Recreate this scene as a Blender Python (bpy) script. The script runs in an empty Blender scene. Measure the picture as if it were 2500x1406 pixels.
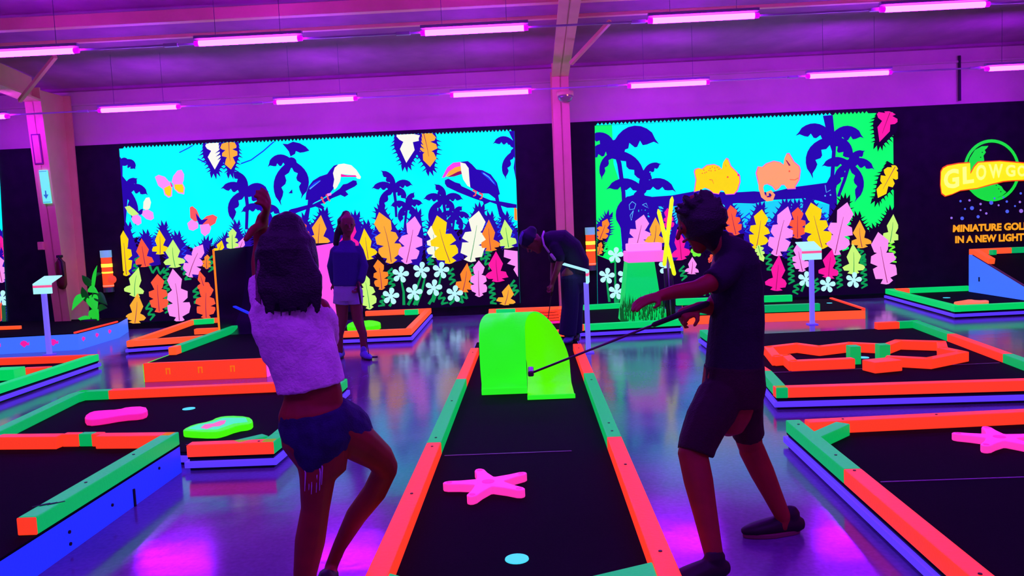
import bpy, bmesh, math, random
from mathutils import Vector, Matrix
random.seed(7)
C = bpy.context.scene.collection
scn = bpy.context.scene

# ---------------------------------------------------------------- camera
W_, H_, F_ = 2500.0, 1406.0, 1944.0
YAW, PITCH, ROLL, CAMZ = math.radians(1.4), math.radians(4.6), math.radians(2.55), 1.5
Fw = Vector((-math.sin(YAW)*math.cos(PITCH), math.cos(YAW)*math.cos(PITCH), -math.sin(PITCH)))
R0 = Vector((math.cos(YAW), math.sin(YAW), 0))
U0 = R0.cross(Fw)
Rt = R0*math.cos(ROLL) - U0*math.sin(ROLL)
Up = U0*math.cos(ROLL) + R0*math.sin(ROLL)
CAM = Vector((0, 0, CAMZ))
cd = bpy.data.cameras.new('camera'); cam = bpy.data.objects.new('camera', cd); C.objects.link(cam)
cd.sensor_width = 36.0; cd.lens = F_*36.0/W_; cd.clip_end = 200; cd.clip_start = 0.05
M = Matrix.Identity(4)
for i in range(3):
    M[i][0] = Rt[i]; M[i][1] = Up[i]; M[i][2] = -Fw[i]; M[i][3] = CAM[i]
cam.matrix_world = M
scn.camera = cam

def P(px, py, z=None, y=None, x=None):
    """a point of the place: where the sight line through (px,py) meets the plane z=, y= or x="""
    d = Fw*F_ + Rt*(px-W_/2) - Up*(py-H_/2)
    if z is not None: t = (z-CAM.z)/d.z
    elif y is not None: t = (y-CAM.y)/d.y
    else: t = (x-CAM.x)/d.x
    return CAM + d*t

# ---------------------------------------------------------------- world and exposure
scn.view_settings.view_transform = 'Standard'
scn.view_settings.look = 'None'
scn.view_settings.exposure = 0.0
scn.view_settings.gamma = 1.0
scn.view_settings.use_curve_mapping = False
wd = bpy.data.worlds.new('world'); scn.world = wd; wd.use_nodes = True
wd.node_tree.nodes['Background'].inputs[0].default_value = (0.02, 0.0, 0.05, 1)
wd.node_tree.nodes['Background'].inputs[1].default_value = 1.0

LAMP_RGB = (0.28, 0.0028, 1.0)
LAMP_STR = 190.0
# unseen tube-sized lights continuing the ceiling rows, added to light the camera side
def area_fill(x, y, z, power):
    l = bpy.data.lights.new('added_fill_light', 'AREA'); l.shape = 'RECTANGLE'; l.size = 1.2; l.size_y = 0.08
    l.energy = power; l.color = (0.28, 0.02, 1.0)
    o = bpy.data.objects.new('added_fill_light', l); o.location = (x, y, z); C.objects.link(o)
for yy, zz, ww in ((6.1, 3.95, 7), (3.2, 4.2, 30), (0.3, 4.45, 60)):
    for k in range(-2, 3):
        area_fill(k*2.57+0.3, yy, zz, ww)

# ---------------------------------------------------------------- materials
def lin(c):
    return tuple(((v/255.0)/12.92 if v <= 10 else ((v/255.0+0.055)/1.055)**2.4) for v in c)
MATS = {}
def mat(name, base, rough=0.6, emit=None, es=0.0, spec=0.4, metal=0.0, noise=None, bump=0.0, bscale=20, coat=0.0, trans=0.0):
    if name in MATS: return MATS[name]
    m = bpy.data.materials.new(name); m.use_nodes = True
    nt = m.node_tree; b = nt.nodes['Principled BSDF']
    b.inputs['Base Color'].default_value = (*lin(base), 1)
    b.inputs['Roughness'].default_value = rough
    b.inputs['Specular IOR Level'].default_value = spec
    b.inputs['Metallic'].default_value = metal
    b.inputs['Coat Weight'].default_value = coat
    b.inputs['Transmission Weight'].default_value = trans
    if emit is not None:
        b.inputs['Emission Color'].default_value = (*lin(emit), 1)
        b.inputs['Emission Strength'].default_value = es
    tc = nt.nodes.new('ShaderNodeTexCoord')
    if noise:
        n = nt.nodes.new('ShaderNodeTexNoise'); n.inputs['Scale'].default_value = noise[0]; n.inputs['Detail'].default_value = 5
        nt.links.new(tc.outputs['Object'], n.inputs['Vector'])
        r = nt.nodes.new('ShaderNodeValToRGB')
        r.color_ramp.elements[0].position = 0.3; r.color_ramp.elements[1].position = 0.7
        r.color_ramp.elements[0].color = (*lin(noise[1]), 1); r.color_ramp.elements[1].color = (*lin(base), 1)
        nt.links.new(n.outputs['Fac'], r.inputs['Fac']); nt.links.new(r.outputs['Color'], b.inputs['Base Color'])
    if bump:
        n2 = nt.nodes.new('ShaderNodeTexNoise'); n2.inputs['Scale'].default_value = bscale; n2.inputs['Detail'].default_value = 6
        nt.links.new(tc.outputs['Object'], n2.inputs['Vector'])
        bp = nt.nodes.new('ShaderNodeBump'); bp.inputs['Strength'].default_value = bump; bp.inputs['Distance'].default_value = 0.02
        nt.links.new(n2.outputs['Fac'], bp.inputs['Height']); nt.links.new(bp.outputs['Normal'], b.inputs['Normal'])
    MATS[name] = m
    return m

# fluorescent paints glow under the ultraviolet tubes
def neon(name, rgb, es=0.8, base=None, rough=0.45):
    return mat(name, base or tuple(int(v*0.6) for v in rgb), rough, rgb, es, spec=0.12, bump=0.08, bscale=60)
ORANGE = neon('neon_orange', (255, 58, 26), 0.95, (150, 60, 45))
ORANGE_FAR = neon('neon_orange_far', (255, 88, 28), 0.95, (200, 80, 55))
GREEN = neon('neon_green', (0, 176, 74), 0.9, (20, 130, 90))
GREEN_B = neon('neon_green_bright', (0, 215, 88), 0.92, (20, 130, 85))
VIOLET = neon('neon_violet', (88, 60, 250), 0.8, (120, 110, 240))
BLUE = neon('neon_blue', (25, 48, 240), 0.8, (60, 70, 230))
SKYBLUE = neon('neon_sky_blue', (66, 120, 250), 0.85, (60, 100, 220))
PINK = neon('neon_pink', (255, 55, 160), 0.85, (240, 110, 200))
HOTPINK = neon('neon_hot_pink', (255, 30, 130), 0.8, (220, 90, 180))
SLIDEPINK = neon('neon_slide_pink', (255, 75, 225), 0.9)
LIME = neon('neon_lime', (70, 250, 10), 0.95)
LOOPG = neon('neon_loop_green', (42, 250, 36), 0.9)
LOOPY = neon('neon_loop_green_lit', (88, 245, 0), 0.9)  # same green sheet; light coming through it is put into this inner colour
CYANW = neon('neon_pale_cyan', (170, 250, 240), 0.95)
CYAN = neon('neon_cyan', (70, 225, 240), 0.95)
REDSTR = neon('neon_red_stripe', (255, 90, 150), 0.9)
YELLOW = neon('neon_yellow', (235, 255, 30), 1.0)
BOXPINK = neon('neon_box_pink', (255, 110, 225), 0.9)
CARPET = mat('black_carpet', (20, 8, 20), 0.95, spec=0.1, noise=(90, (10, 4, 11)), bump=0.3, bscale=300)
BLACK = mat('black_fabric', (36, 16, 40), 0.9, spec=0.2, noise=(5, (24, 10, 30)), bump=0.25, bscale=120)
BLACKP = mat('black_paint', (16, 10, 22), 0.55)
SCREW = mat('dark_screw', (60, 10, 10), 0.5, metal=0.3)
SEAM = mat('seam_strip', (150, 120, 150), 0.4)
STEEL = mat('painted_steel', (242, 225, 130), 0.55, noise=(3, (232, 215, 122)))
CLAD = mat('wall_cladding', (218, 225, 166), 0.7, noise=(2, (204, 212, 158)), bump=0.1, bscale=8)
ROOF = mat('roof_sheet', (180, 115, 145), 0.8, noise=(2.5, (160, 100, 130)), bump=0.15, bscale=10)
CONDUIT = mat('white_conduit', (220, 190, 220), 0.4)
WHITEM = mat('white_enamel', (190, 170, 200), 0.4)
SKIN = mat('skin', (150, 40, 30), 0.6, noise=(12, (130, 34, 26)))
GREYM = mat('grey_metal', (120, 110, 130), 0.35, metal=0.7)

tube_m = bpy.data.materials.new('glowing_tube'); tube_m.use_nodes = True
b_ = tube_m.node_tree.nodes['Principled BSDF']; b_.inputs['Base Color'].default_value = (0.8, 0.5, 0.8, 1)
b_.inputs['Emission Color'].default_value = (*LAMP_RGB, 1); b_.inputs['Emission Strength'].default_value = LAMP_STR
end_m = bpy.data.materials.new('glowing_tube_end'); end_m.use_nodes = True
b_ = end_m.node_tree.nodes['Principled BSDF']; b_.inputs['Base Color'].default_value = (0.4, 0.0, 0.4, 1)
b_.inputs['Emission Color'].default_value = (0.75, 0.0, 1.0, 1); b_.inputs['Emission Strength'].default_value = 1.0

# polished concrete floor
fm = bpy.data.materials.new('polished_concrete'); fm.use_nodes = True
nt = fm.node_tree; b = nt.nodes['Principled BSDF']
tc = nt.nodes.new('ShaderNodeTexCoord')
n1 = nt.nodes.new('ShaderNodeTexNoise'); n1.inputs['Scale'].default_value = 1.3; n1.inputs['Detail'].default_value = 8
n2 = nt.nodes.new('ShaderNodeTexNoise'); n2.inputs['Scale'].default_value = 40; n2.inputs['Detail'].default_value = 3
nt.links.new(tc.outputs['Object'], n1.inputs['Vector']); nt.links.new(tc.outputs['Object'], n2.inputs['Vector'])
rp = nt.nodes.new('ShaderNodeValToRGB'); rp.color_ramp.elements[0].position = 0.3; rp.color_ramp.elements[1].position = 0.75
rp.color_ramp.elements[0].color = (*lin((104, 88, 132)), 1); rp.color_ramp.elements[1].color = (*lin((142, 118, 170)), 1)
nt.links.new(n1.outputs['Fac'], rp.inputs['Fac'])
mx = nt.nodes.new('ShaderNodeMix'); mx.data_type = 'RGBA'; mx.blend_type = 'MULTIPLY'; mx.inputs[0].default_value = 0.45
nt.links.new(rp.outputs['Color'], mx.inputs[6]); nt.links.new(n2.outputs['Fac'], mx.inputs[7])
nt.links.new(mx.outputs[2], b.inputs['Base Color'])
rr = nt.nodes.new('ShaderNodeMapRange'); rr.inputs[1].default_value = 0.3; rr.inputs[2].default_value = 0.7
rr.inputs[3].default_value = 0.10; rr.inputs[4].default_value = 0.17
nt.links.new(n1.outputs['Fac'], rr.inputs[0]); nt.links.new(rr.outputs[0], b.inputs['Roughness'])
b.inputs['Specular IOR Level'].default_value = 0.5
bp = nt.nodes.new('ShaderNodeBump'); bp.inputs['Strength'].default_value = 0.09; bp.inputs['Distance'].default_value = 0.02
n3 = nt.nodes.new('ShaderNodeTexNoise'); n3.inputs['Scale'].default_value = 3.0; n3.inputs['Detail'].default_value = 4
nt.links.new(tc.outputs['Object'], n3.inputs['Vector'])
nt.links.new(n3.outputs['Fac'], bp.inputs['Height']); nt.links.new(bp.outputs['Normal'], b.inputs['Normal'])
FLOOR = fm

# ---------------------------------------------------------------- helpers
ORG = {}
def tag(o, label=None, cat=None, group=None, kind=None):
    if label: o['label'] = label
    if cat: o['category'] = cat
    if group: o['group'] = group
    if kind: o['kind'] = kind
    return o
def empty(name, loc, label=None, cat=None, group=None):
    o = bpy.data.objects.new(name, None); C.objects.link(o); o.location = loc; o.empty_display_size = 0.1
    ORG[o.name] = Vector(loc); return tag(o, label, cat, group)

class MB:
    def __init__(s): s.v = []; s.f = []; s.mi = []; s.m = 0
    def add(s, vs, fs):
        n = len(s.v); s.v += [Vector(p) for p in vs]
        for f in fs: s.f.append([i+n for i in f]); s.mi.append(s.m)
        return s
    def prism(s, poly, z0, z1):
        a = sum(poly[i][0]*poly[(i+1) % len(poly)][1]-poly[(i+1) % len(poly)][0]*poly[i][1] for i in range(len(poly)))
        if a < 0: poly = poly[::-1]
        n = len(poly)
        vs = [(p[0], p[1], z0) for p in poly]+[(p[0], p[1], z1) for p in poly]
        fs = [list(range(n))[::-1], list(range(n, 2*n))]+[[i, (i+1) % n, (i+1) % n+n, i+n] for i in range(n)]
        return s.add(vs, fs)
    def box(s, c, size, R=None):
        hx, hy, hz = [v/2 for v in size]; vs = []
        for dz in (-hz, hz):
            for dx, dy in ((-hx, -hy), (hx, -hy), (hx, hy), (-hx, hy)):
                p = Vector((dx, dy, dz))
                if R is not None: p = R @ p
                vs.append(Vector(c)+p)
        return s.add(vs, [[3, 2, 1, 0], [4, 5, 6, 7], [0, 1, 5, 4], [1, 2, 6, 5], [2, 3, 7, 6], [3, 0, 4, 7]])
    def beam(s, p, q, w, z0, z1, side=0.0):
        """a timber laid from p to q; side -1..1 shifts it sideways (1 = wholly left of p->q)"""
        p = Vector((p[0], p[1], 0)); q = Vector((q[0], q[1], 0)); t = (q-p).normalized(); nrm = Vector((-t.y, t.x, 0))
        a = nrm*w*(side-1)/2; bb = nrm*w*(side+1)/2
        return s.prism([p+a, q+a, q+bb, p+bb], z0, z1)
    def bar(s, p, q, w, h):
        """a rectangular bar between any two points"""
        p = Vector(p); q = Vector(q); t = (q-p).normalized()
        ref = Vector((0, 0, 1)) if abs(t.z) < 0.9 else Vector((0, 1, 0))
        a = t.cross(ref).normalized(); bb = a.cross(t).normalized()
        vs = [e+a*x*w/2+bb*y*h/2 for e in (p, q) for x, y in ((-1, -1), (1, -1), (1, 1), (-1, 1))]
        return s.add(vs, [[3, 2, 1, 0], [4, 5, 6, 7], [0, 1, 5, 4], [1, 2, 6, 5], [2, 3, 7, 6], [3, 0, 4, 7]])
    def loft(s, pts, rad, ref=None, n=14, cap=True):
        """a tube through pts; rad = radius or (across, deep); ref = direction the 'across' radius follows"""
        pts = [Vector(p) for p in pts]; rad = [(r, r) if not isinstance(r, tuple) else r for r in rad]
        if cap:
            t0 = (pts[0]-pts[1]).normalized(); t1 = (pts[-1]-pts[-2]).normalized()
            r0, r1 = rad[0], rad[-1]; m0 = min(r0); m1 = min(r1)
            if cap in (True, 'start'):
                pts = [pts[0]+t0*m0, pts[0]+t0*m0*0.75]+pts; rad = [(r0[0]*0.15, r0[1]*0.15), (r0[0]*0.66, r0[1]*0.66)]+rad
            if cap in (True, 'end'):
                pts = pts+[pts[-1]+t1*m1*0.75, pts[-1]+t1*m1]; rad = rad+[(r1[0]*0.66, r1[1]*0.66), (r1[0]*0.15, r1[1]*0.15)]
        rings = []; ref = Vector(ref) if ref is not None else None
        base = len(s.v); pa = None
        for i, p in enumerate(pts):
            t = (pts[min(i+1, len(pts)-1)]-pts[max(i-1, 0)]).normalized()
            if ref is not None: r_ = ref
            elif pa is not None: r_ = pa
            else: r_ = Vector((1, 0, 0)) if abs(t.x) < 0.8 else Vector((0, 0, 1))
            a = (r_-t*r_.dot(t)).normalized(); bb = t.cross(a); pa = a
            for k in range(n):
                th = 2*math.pi*k/n
                s.v.append(p+a*rad[i][0]*math.cos(th)+bb*rad[i][1]*math.sin(th))
        for i in range(len(pts)-1):
            for k in range(n):
                s.f.append([base+i*n+k, base+i*n+(k+1) % n, base+(i+1)*n+(k+1) % n, base+(i+1)*n+k]); s.mi.append(s.m)
        s.f.append([base+k for k in range(n)][::-1]); s.mi.append(s.m)
        L = base+(len(pts)-1)*n
        s.f.append([L+k for k in range(n)]); s.mi.append(s.m)
        return s
    def ball(s, c, r, n=12):
        r = (r, r, r) if not isinstance(r, tuple) else r
        c = Vector(c); base = len(s.v); m = n//2+1
        for i in range(m+1):
            ph = math.pi*i/m
            for k in range(n):
                th = 2*math.pi*k/n
                s.v.append(c+Vector((r[0]*math.sin(ph)*math.cos(th), r[1]*math.sin(ph)*math.sin(th), r[2]*math.cos(ph))))
        for i in range(m):
            for k in range(n):
                s.f.append([base+i*n+k, base+(i+1)*n+k, base+(i+1)*n+(k+1) % n, base+i*n+(k+1) % n]); s.mi.append(s.m)
        return s
    def build(s, name, mats, parent=None, bevel=0, smooth=False, org=None, remesh=0, relax=0, subd=0, disp=0):
        mats = mats if isinstance(mats, (list, tuple)) else [mats]
        if parent is not None: o3 = ORG[parent.name]
        else:
            if org is None:
                xs = [p.x for p in s.v]; ys = [p.y for p in s.v]; zs = [p.z for p in s.v]
                org = ((min(xs)+max(xs))/2, (min(ys)+max(ys))/2, min(zs))
            o3 = Vector(org)
        me = bpy.data.meshes.new(name)
        me.from_pydata([tuple(p-o3) for p in s.v], [], s.f)
        for m in mats: me.materials.append(m)
        for p, i in zip(me.polygons, s.mi): p.material_index = min(i, len(mats)-1)
        me.validate(); me.update()
        o = bpy.data.objects.new(name, me); C.objects.link(o)
        if remesh:
            md = o.modifiers.new('r', 'REMESH'); md.mode = 'VOXEL'; md.voxel_size = remesh
            if relax:
                sm = o.modifiers.new('s', 'SMOOTH'); sm.iterations = relax; sm.factor = 0.5
            if disp:
                tx = bpy.data.textures.new('folds', 'CLOUDS'); tx.noise_scale = 0.06
                dm = o.modifiers.new('d', 'DISPLACE'); dm.texture = tx; dm.strength = disp; dm.mid_level = 0.5
            dg = bpy.context.evaluated_depsgraph_get(); dg.update()
            nm = bpy.data.meshes.new_from_object(o.evaluated_get(dg)); o.modifiers.clear()
            old = o.data; o.data = nm; bpy.data.meshes.remove(old)
            nm.materials.clear()
            for m in mats: nm.materials.append(m)
            smooth = True
        if smooth:
            for p in o.data.polygons: p.use_smooth = True
        if bevel:
            bm_ = o.modifiers.new('bevel', 'BEVEL'); bm_.width = bevel; bm_.segments = 2; bm_.limit_method = 'ANGLE'
        if parent is not None:
            o.parent = parent; ORG[o.name] = o3
        else:
            o.location = o3; ORG[o.name] = o3
        return o

def offset_poly(poly, d):
    """outset (d>0) a simple polygon"""
    n = len(poly); a = sum(poly[i][0]*poly[(i+1) % n][1]-poly[(i+1) % n][0]*poly[i][1] for i in range(n))
    sgn = 1 if a > 0 else -1; out = []
    for i in range(n):
        p0 = Vector(poly[i-1][:2]); p1 = Vector(poly[i][:2]); p2 = Vector(poly[(i+1) % n][:2])
        e1 = (p1-p0).normalized(); e2 = (p2-p1).normalized()
        n1_ = Vector((e1.y, -e1.x))*sgn; n2_ = Vector((e2.y, -e2.x))*sgn
        m_ = (n1_+n2_); L = m_.length
        m_ = n1_ if L < 0.3 else m_/L
        k = d/max(0.5, m_.dot(n1_)); out.append((p1+m_*k))
    return out
def XY(px, py, z): 
    p = P(px, py, z=z); return (p.x, p.y)

# ================================================================ THE SETTING
D = 13.4
XL, XR, YB = -13.0, 13.5, -3.5
ROOFZ0, SL = 4.05, 0.10
def roofz(y): return ROOFZ0+(D-y)*SL
MB().prism([(XL, YB), (XR, YB), (XR, D+0.3), (XL, D+0.3)], -0.15, 0).build('floor', FLOOR)['kind'] = 'structure'
MB().box(((XL+XR)/2, D+0.08, 2.2), (XR-XL, 0.15, 4.5)).build('wall_back', CLAD)['kind'] = 'structure'
for nm, x in (('wall_left', XL-0.08), ('wall_right', XR+0.08)):
    MB().box((x, (YB+D)/2, 3), (0.15, D-YB+0.4, 6)).build(nm, CLAD)['kind'] = 'structure'
MB().box(((XL+XR)/2, YB-0.08, 3), (XR-XL, 0.15, 6)).build('wall_front', CLAD)['kind'] = 'structure'
a = MB(); a.add([(XL, YB, roofz(YB)), (XR, YB, roofz(YB)), (XR, D+0.2, roofz(D+0.2)), (XL, D+0.2, roofz(D+0.2)),
       (XL, YB, roofz(YB)+0.1), (XR, YB, roofz(YB)+0.1), (XR, D+0.2, roofz(D+0.2)+0.1), (XL, D+0.2, roofz(D+0.2)+0.1)],
      [[0, 3, 2, 1], [4, 5, 6, 7], [0, 1, 5, 4], [1, 2, 6, 5], [2, 3, 7, 6], [3, 0, 4, 7]])
a.build('ceiling', ROOF)['kind'] = 'structure'
# black fabric lining of the lower wall, 3.15 m high
BT = P(1262, 305, y=D-0.05).z
MB().box(((XL+XR)/2, D-0.02, BT/2), (XR-XL, 0.05, BT)).build('trim_1', BLACK)['kind'] = 'structure'
# ledge and eaves gutter line high on the wall
zl = P(700, 231, y=D-0.03).z
MB().box(((XL+XR)/2, D-0.03, zl), (XR-XL, 0.05, 0.03)).build('trim_2', CLAD)['kind'] = 'structure'
MB().box(((XL+XR)/2, D-0.06, P(1100, 177, y=D-0.06).z+0.02), (XR-XL, 0.14, 0.05)).build('trim_3', ROOF)['kind'] = 'structure'
# roof purlins running across the hall
def purlin(px, py, y, h, n, w=0.12):
    z = P(px, py, y=y).z
    o = MB().box(((XL+XR)/2, y, z), (XR-XL, w, h)).build('trim_%d' % n, STEEL, bevel=0.008); o['kind'] = 'structure'
purlin(417, 41, 10.1, 0.15, 4)
purlin(1000, 60, 10.6, 0.045, 5, 0.08)

# steel portal frames: tapered column with front and back flange, and rafter
def column(name, xc, taper, lab):
    t = empty(name, (xc, D-0.4, 0), lab, 'column', 'steel portal columns')
    yb = D-0.06; top = 3.95
    f0 = yb-taper[0]; f1 = yb-taper[1]
    w = 0.26
    m = MB(); m.add([(xc-w/2, f0, 0), (xc+w/2, f0, 0), (xc+w/2, f1, top), (xc-w/2, f1, top),
                     (xc-w/2, f0+0.03, 0), (xc+w/2, f0+0.03, 0), (xc+w/2, f1+0.03, top), (xc-w/2, f1+0.03, top)],
                    [[0, 1, 2, 3], [7, 6, 5, 4], [0, 4, 5, 1], [1, 5, 6, 2], [2, 6, 7, 3], [3, 7, 4, 0]])
    m.build('front_flange', STEEL, t)
    MB().box((xc, yb, top/2), (w, 0.03, top)).build('back_flange', STEEL, t)
    m = MB(); m.add([(xc-0.01, f0, 0), (xc-0.01, yb, 0), (xc-0.01, yb, top), (xc-0.01, f1, top),
                     (xc+0.01, f0, 0), (xc+0.01, yb, 0), (xc+0.01, yb, top), (xc+0.01, f1, top)],
                    [[3, 2, 1, 0], [4, 5, 6, 7], [0, 1, 5, 4], [1, 2, 6, 5], [2, 3, 7, 6], [3, 0, 4, 7]])
    m.build('web', STEEL, t)
    # rafter: haunch rising towards the hall
    ra = empty('roof_rafter', (xc, D-2, 3.7), lab.replace('column', 'rafter').replace('standing against', 'running out from').replace('pink-lit tapered', 'pink-lit sloping'), 'rafter', 'steel rafters under the roof')
    zf = 3.74; ys = [f1+0.03, 9.0, 4.0, -3.0]; zb = [zf, roofz(9.0)-0.42, roofz(4.0)-0.42, roofz(-3.0)-0.42]
    for k in range(3):
        m = MB()
        m.add([(xc-w/2, ys[k], zb[k]), (xc+w/2, ys[k], zb[k]), (xc+w/2, ys[k+1], zb[k+1]), (xc-w/2, ys[k+1], zb[k+1]),
               (xc-w/2, ys[k], zb[k]+0.03), (xc+w/2, ys[k], zb[k]+0.03), (xc+w/2, ys[k+1], zb[k+1]+0.03), (xc-w/2, ys[k+1], zb[k+1]+0.03)],
              [[0, 1, 2, 3], [7, 6, 5, 4], [0, 4, 5, 1], [1, 5, 6, 2], [2, 6, 7, 3], [3, 7, 4, 0]])
        m.build('bottom_flange', STEEL, ra)
        m = MB(); a_, b2 = roofz(ys[k])-0.02, roofz(ys[k+1])-0.02
        m.add([(xc-0.01, ys[k], zb[k]), (xc-0.01, ys[k+1], zb[k+1]), (xc-0.01, ys[k+1], b2), (xc-0.01, ys[k], a_),
               (xc+0.01, ys[k], zb[k]), (xc+0.01, ys[k+1], zb[k+1]), (xc+0.01, ys[k+1], b2), (xc+0.01, ys[k], a_)],
              [[3, 2, 1, 0], [4, 5, 6, 7], [0, 1, 5, 4], [1, 2, 6, 5], [2, 3, 7, 6], [3, 0, 4, 7]])
        m.build('web', STEEL, ra)
    return t
xc1 = P(1371, 305, y=12.75).x
column('steel_column', xc1, (0.55, 0.75), 'pink-lit tapered steel column between the two jungle murals, standing against the black wall')
xc0 = P(93, 350, y=12.55).x
column('steel_column', xc0, (0.55, 0.85), 'pink-lit tapered steel column left of the toucan mural, standing against the black wall')
# thin diagonal braces from rafter to purlin
def brace(p, q, lab, d0, d1):
    o = MB().bar(P(*p, y=d0), P(*q, y=d1), 0.05, 0.05).build('roof_brace', STEEL); tag(o, lab, 'brace', 'diagonal roof braces')
brace((1394, 155), (1490, 52), 'thin pale diagonal brace rising to the right from the rafter above the middle column', 11.2, 10.6)
brace((48, 246), (135, 138), 'thin pale diagonal brace beside the top of the left column', 11.8, 11.0)
o = MB().bar(P(2342, 136, y=D-0.05), P(2343, 246, y=D-0.05), 0.035, 0.03).build('cable_conduit', BLACKP)
tag(o, 'thin dark vertical conduit on the upper wall above the logo', 'conduit')

# ================================================================ TUBE LAMPS
def lamp(pl, pr, y, lab, grp):
    a = P(*pl, y=y); c = P(*pr, y=y); z = (a.z+c.z)/2; a.z = c.z = z
    m = (a+c)/2
    t = empty('tube_lamp', m, lab, 'lamp', grp)
    e = (c-a).normalized()
    MB().loft([a+e*0.05, c-e*0.05], [0.032, 0.032], n=12, cap=False).build('tube', tube_m, t, smooth=True)
    for s, q in ((1, a), (-1, c)):
        MB().loft([q, q+e*s*0.05], [0.03, 0.032], n=12, cap=False).build('end_cap', end_m, t, smooth=True)
    MB().bar(a+Vector((0, 0, 0.062)), c+Vector((0, 0, 0.062)), 0.07, 0.035).build('housing', WHITEM, t, bevel=0.005)
    for k in (0.2, 0.8):
        p = a.lerp(c, k); MB().bar(p+Vector((0, 0, 0.07)), (p.x, p.y, roofz(y)-0.01), 0.004, 0.004).build('hanger', GREYM, t)
YF, YR = 8.9, 11.7
ordn = ['leftmost of the', 'second from the left of the', 'middle one of the', 'fourth from the left of the', 'rightmost of the']
for k, (l, r) in enumerate([((-72, 136), (192, 124)), ((475, 106), (738, 94)), ((1027, 81), (1290, 68)), ((1582, 52), (1853, 37)), ((2148, 23), (2415, 11))]):
    lamp(l, r, YF, 'glowing purple ceiling tube, ' + ordn[k] + ' five tubes in the nearer row', 'nearer row of ceiling tubes')
ordn = ['barely showing at the left frame edge, farther row', 'above the left end of the toucan mural, farther row', 'second above the toucan mural in the farther row',
        'above the right toucan in the farther row', 'above the left end of the creature mural in the farther row', 'above the right end of the creature mural in the farther row',
        'cut by the right frame edge in the farther row']
for k, (l, r) in enumerate([((-178, 293), (22, 285)), ((240, 270), (440, 261)), ((668, 250), (872, 241)), ((1099, 233), (1298, 223)), ((1532, 212), (1732, 200)), ((1968, 187), (2177, 177)), ((2405, 169), (2610, 159))]):
    lamp(l, r, YR, 'glowing purple ceiling tube ' + ordn[k], 'farther row of ceiling tubes')
# suspended wiring rails carrying each row
for y, px, py, lab in ((YF, 1000, 81, 'thin pale wiring rail strung along the nearer row of tubes'), (YR, 980, 234, 'thin pale wiring rail strung along the farther row of tubes')):
    z = P(px, py, y=y+0.09).z
    t = empty('wiring_rail', (0, y+0.09, z), lab, 'rail')
    MB().box((0.2, y+0.09, z), (21, 0.02, 0.02)).build('conduit', CONDUIT, t)
    for k in range(-7, 8, 2):
        MB().box((k*1.3, y+0.09, z), (0.16, 0.05, 0.035)).build('junction_box', CONDUIT, t, bevel=0.005)

# security dome on the middle column
p = P(1380, 240, y=12.5)
t = empty('camera_dome', p, 'small clear dome camera with a red dot on the middle column', 'camera')
MB().loft([p+Vector((0, 0.0, 0.04)), p+Vector((0, 0, 0.10))], [0.13, 0.13], n=20, cap=False).build('mount', STEEL, t, smooth=True)
MB().ball(p+Vector((0, 0, 0.02)), (0.12, 0.12, 0.09), 20).build('dome', mat('clear_dome', (235, 225, 235), 0.04, trans=0.85, coat=1.0), t, smooth=True)
MB().ball(p+Vector((0.03, -0.115, 0.03)), 0.011, 8).build('indicator', mat('red_indicator', (255, 90, 60), 0.4, (255, 120, 90), 3.0), t)

# ================================================================ MURALS
PAL = dict(cy=(0, 255, 255), sky2=(25, 215, 255), gr=(10, 250, 105), nv=(38, 8, 165), dk=(24, 0, 52), ye=(255, 222, 10), am=(255, 178, 50), og=(255, 140, 40),  # nv: black paint with the bleeding glow around it put into the colour
           do=(255, 92, 58), pk=(255, 150, 242), mg=(255, 30, 160), li=(205, 255, 120), cr=(250, 255, 222), gn=(10, 160, 84), fl=(190, 255, 250),
           rd=(255, 90, 90), hp=(255, 70, 225), bl=(20, 60, 240), lb=(90, 190, 255), ln=(150, 20, 90), gd=(30, 90, 60), sa=(255, 165, 110), lm=(120, 255, 60))
PK = list(PAL); MMAT = []
for k in PK:
    dark = k in ('dk', 'nv')
    MMAT.append(mat('mural_'+k, tuple(int(v*0.35) for v in PAL[k]), 0.75, PAL[k], 1.05 if k in ('cy', 'gr') else (0.55 if k == 'dk' else 0.95), spec=0.1, bump=0.05, bscale=90))
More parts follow.
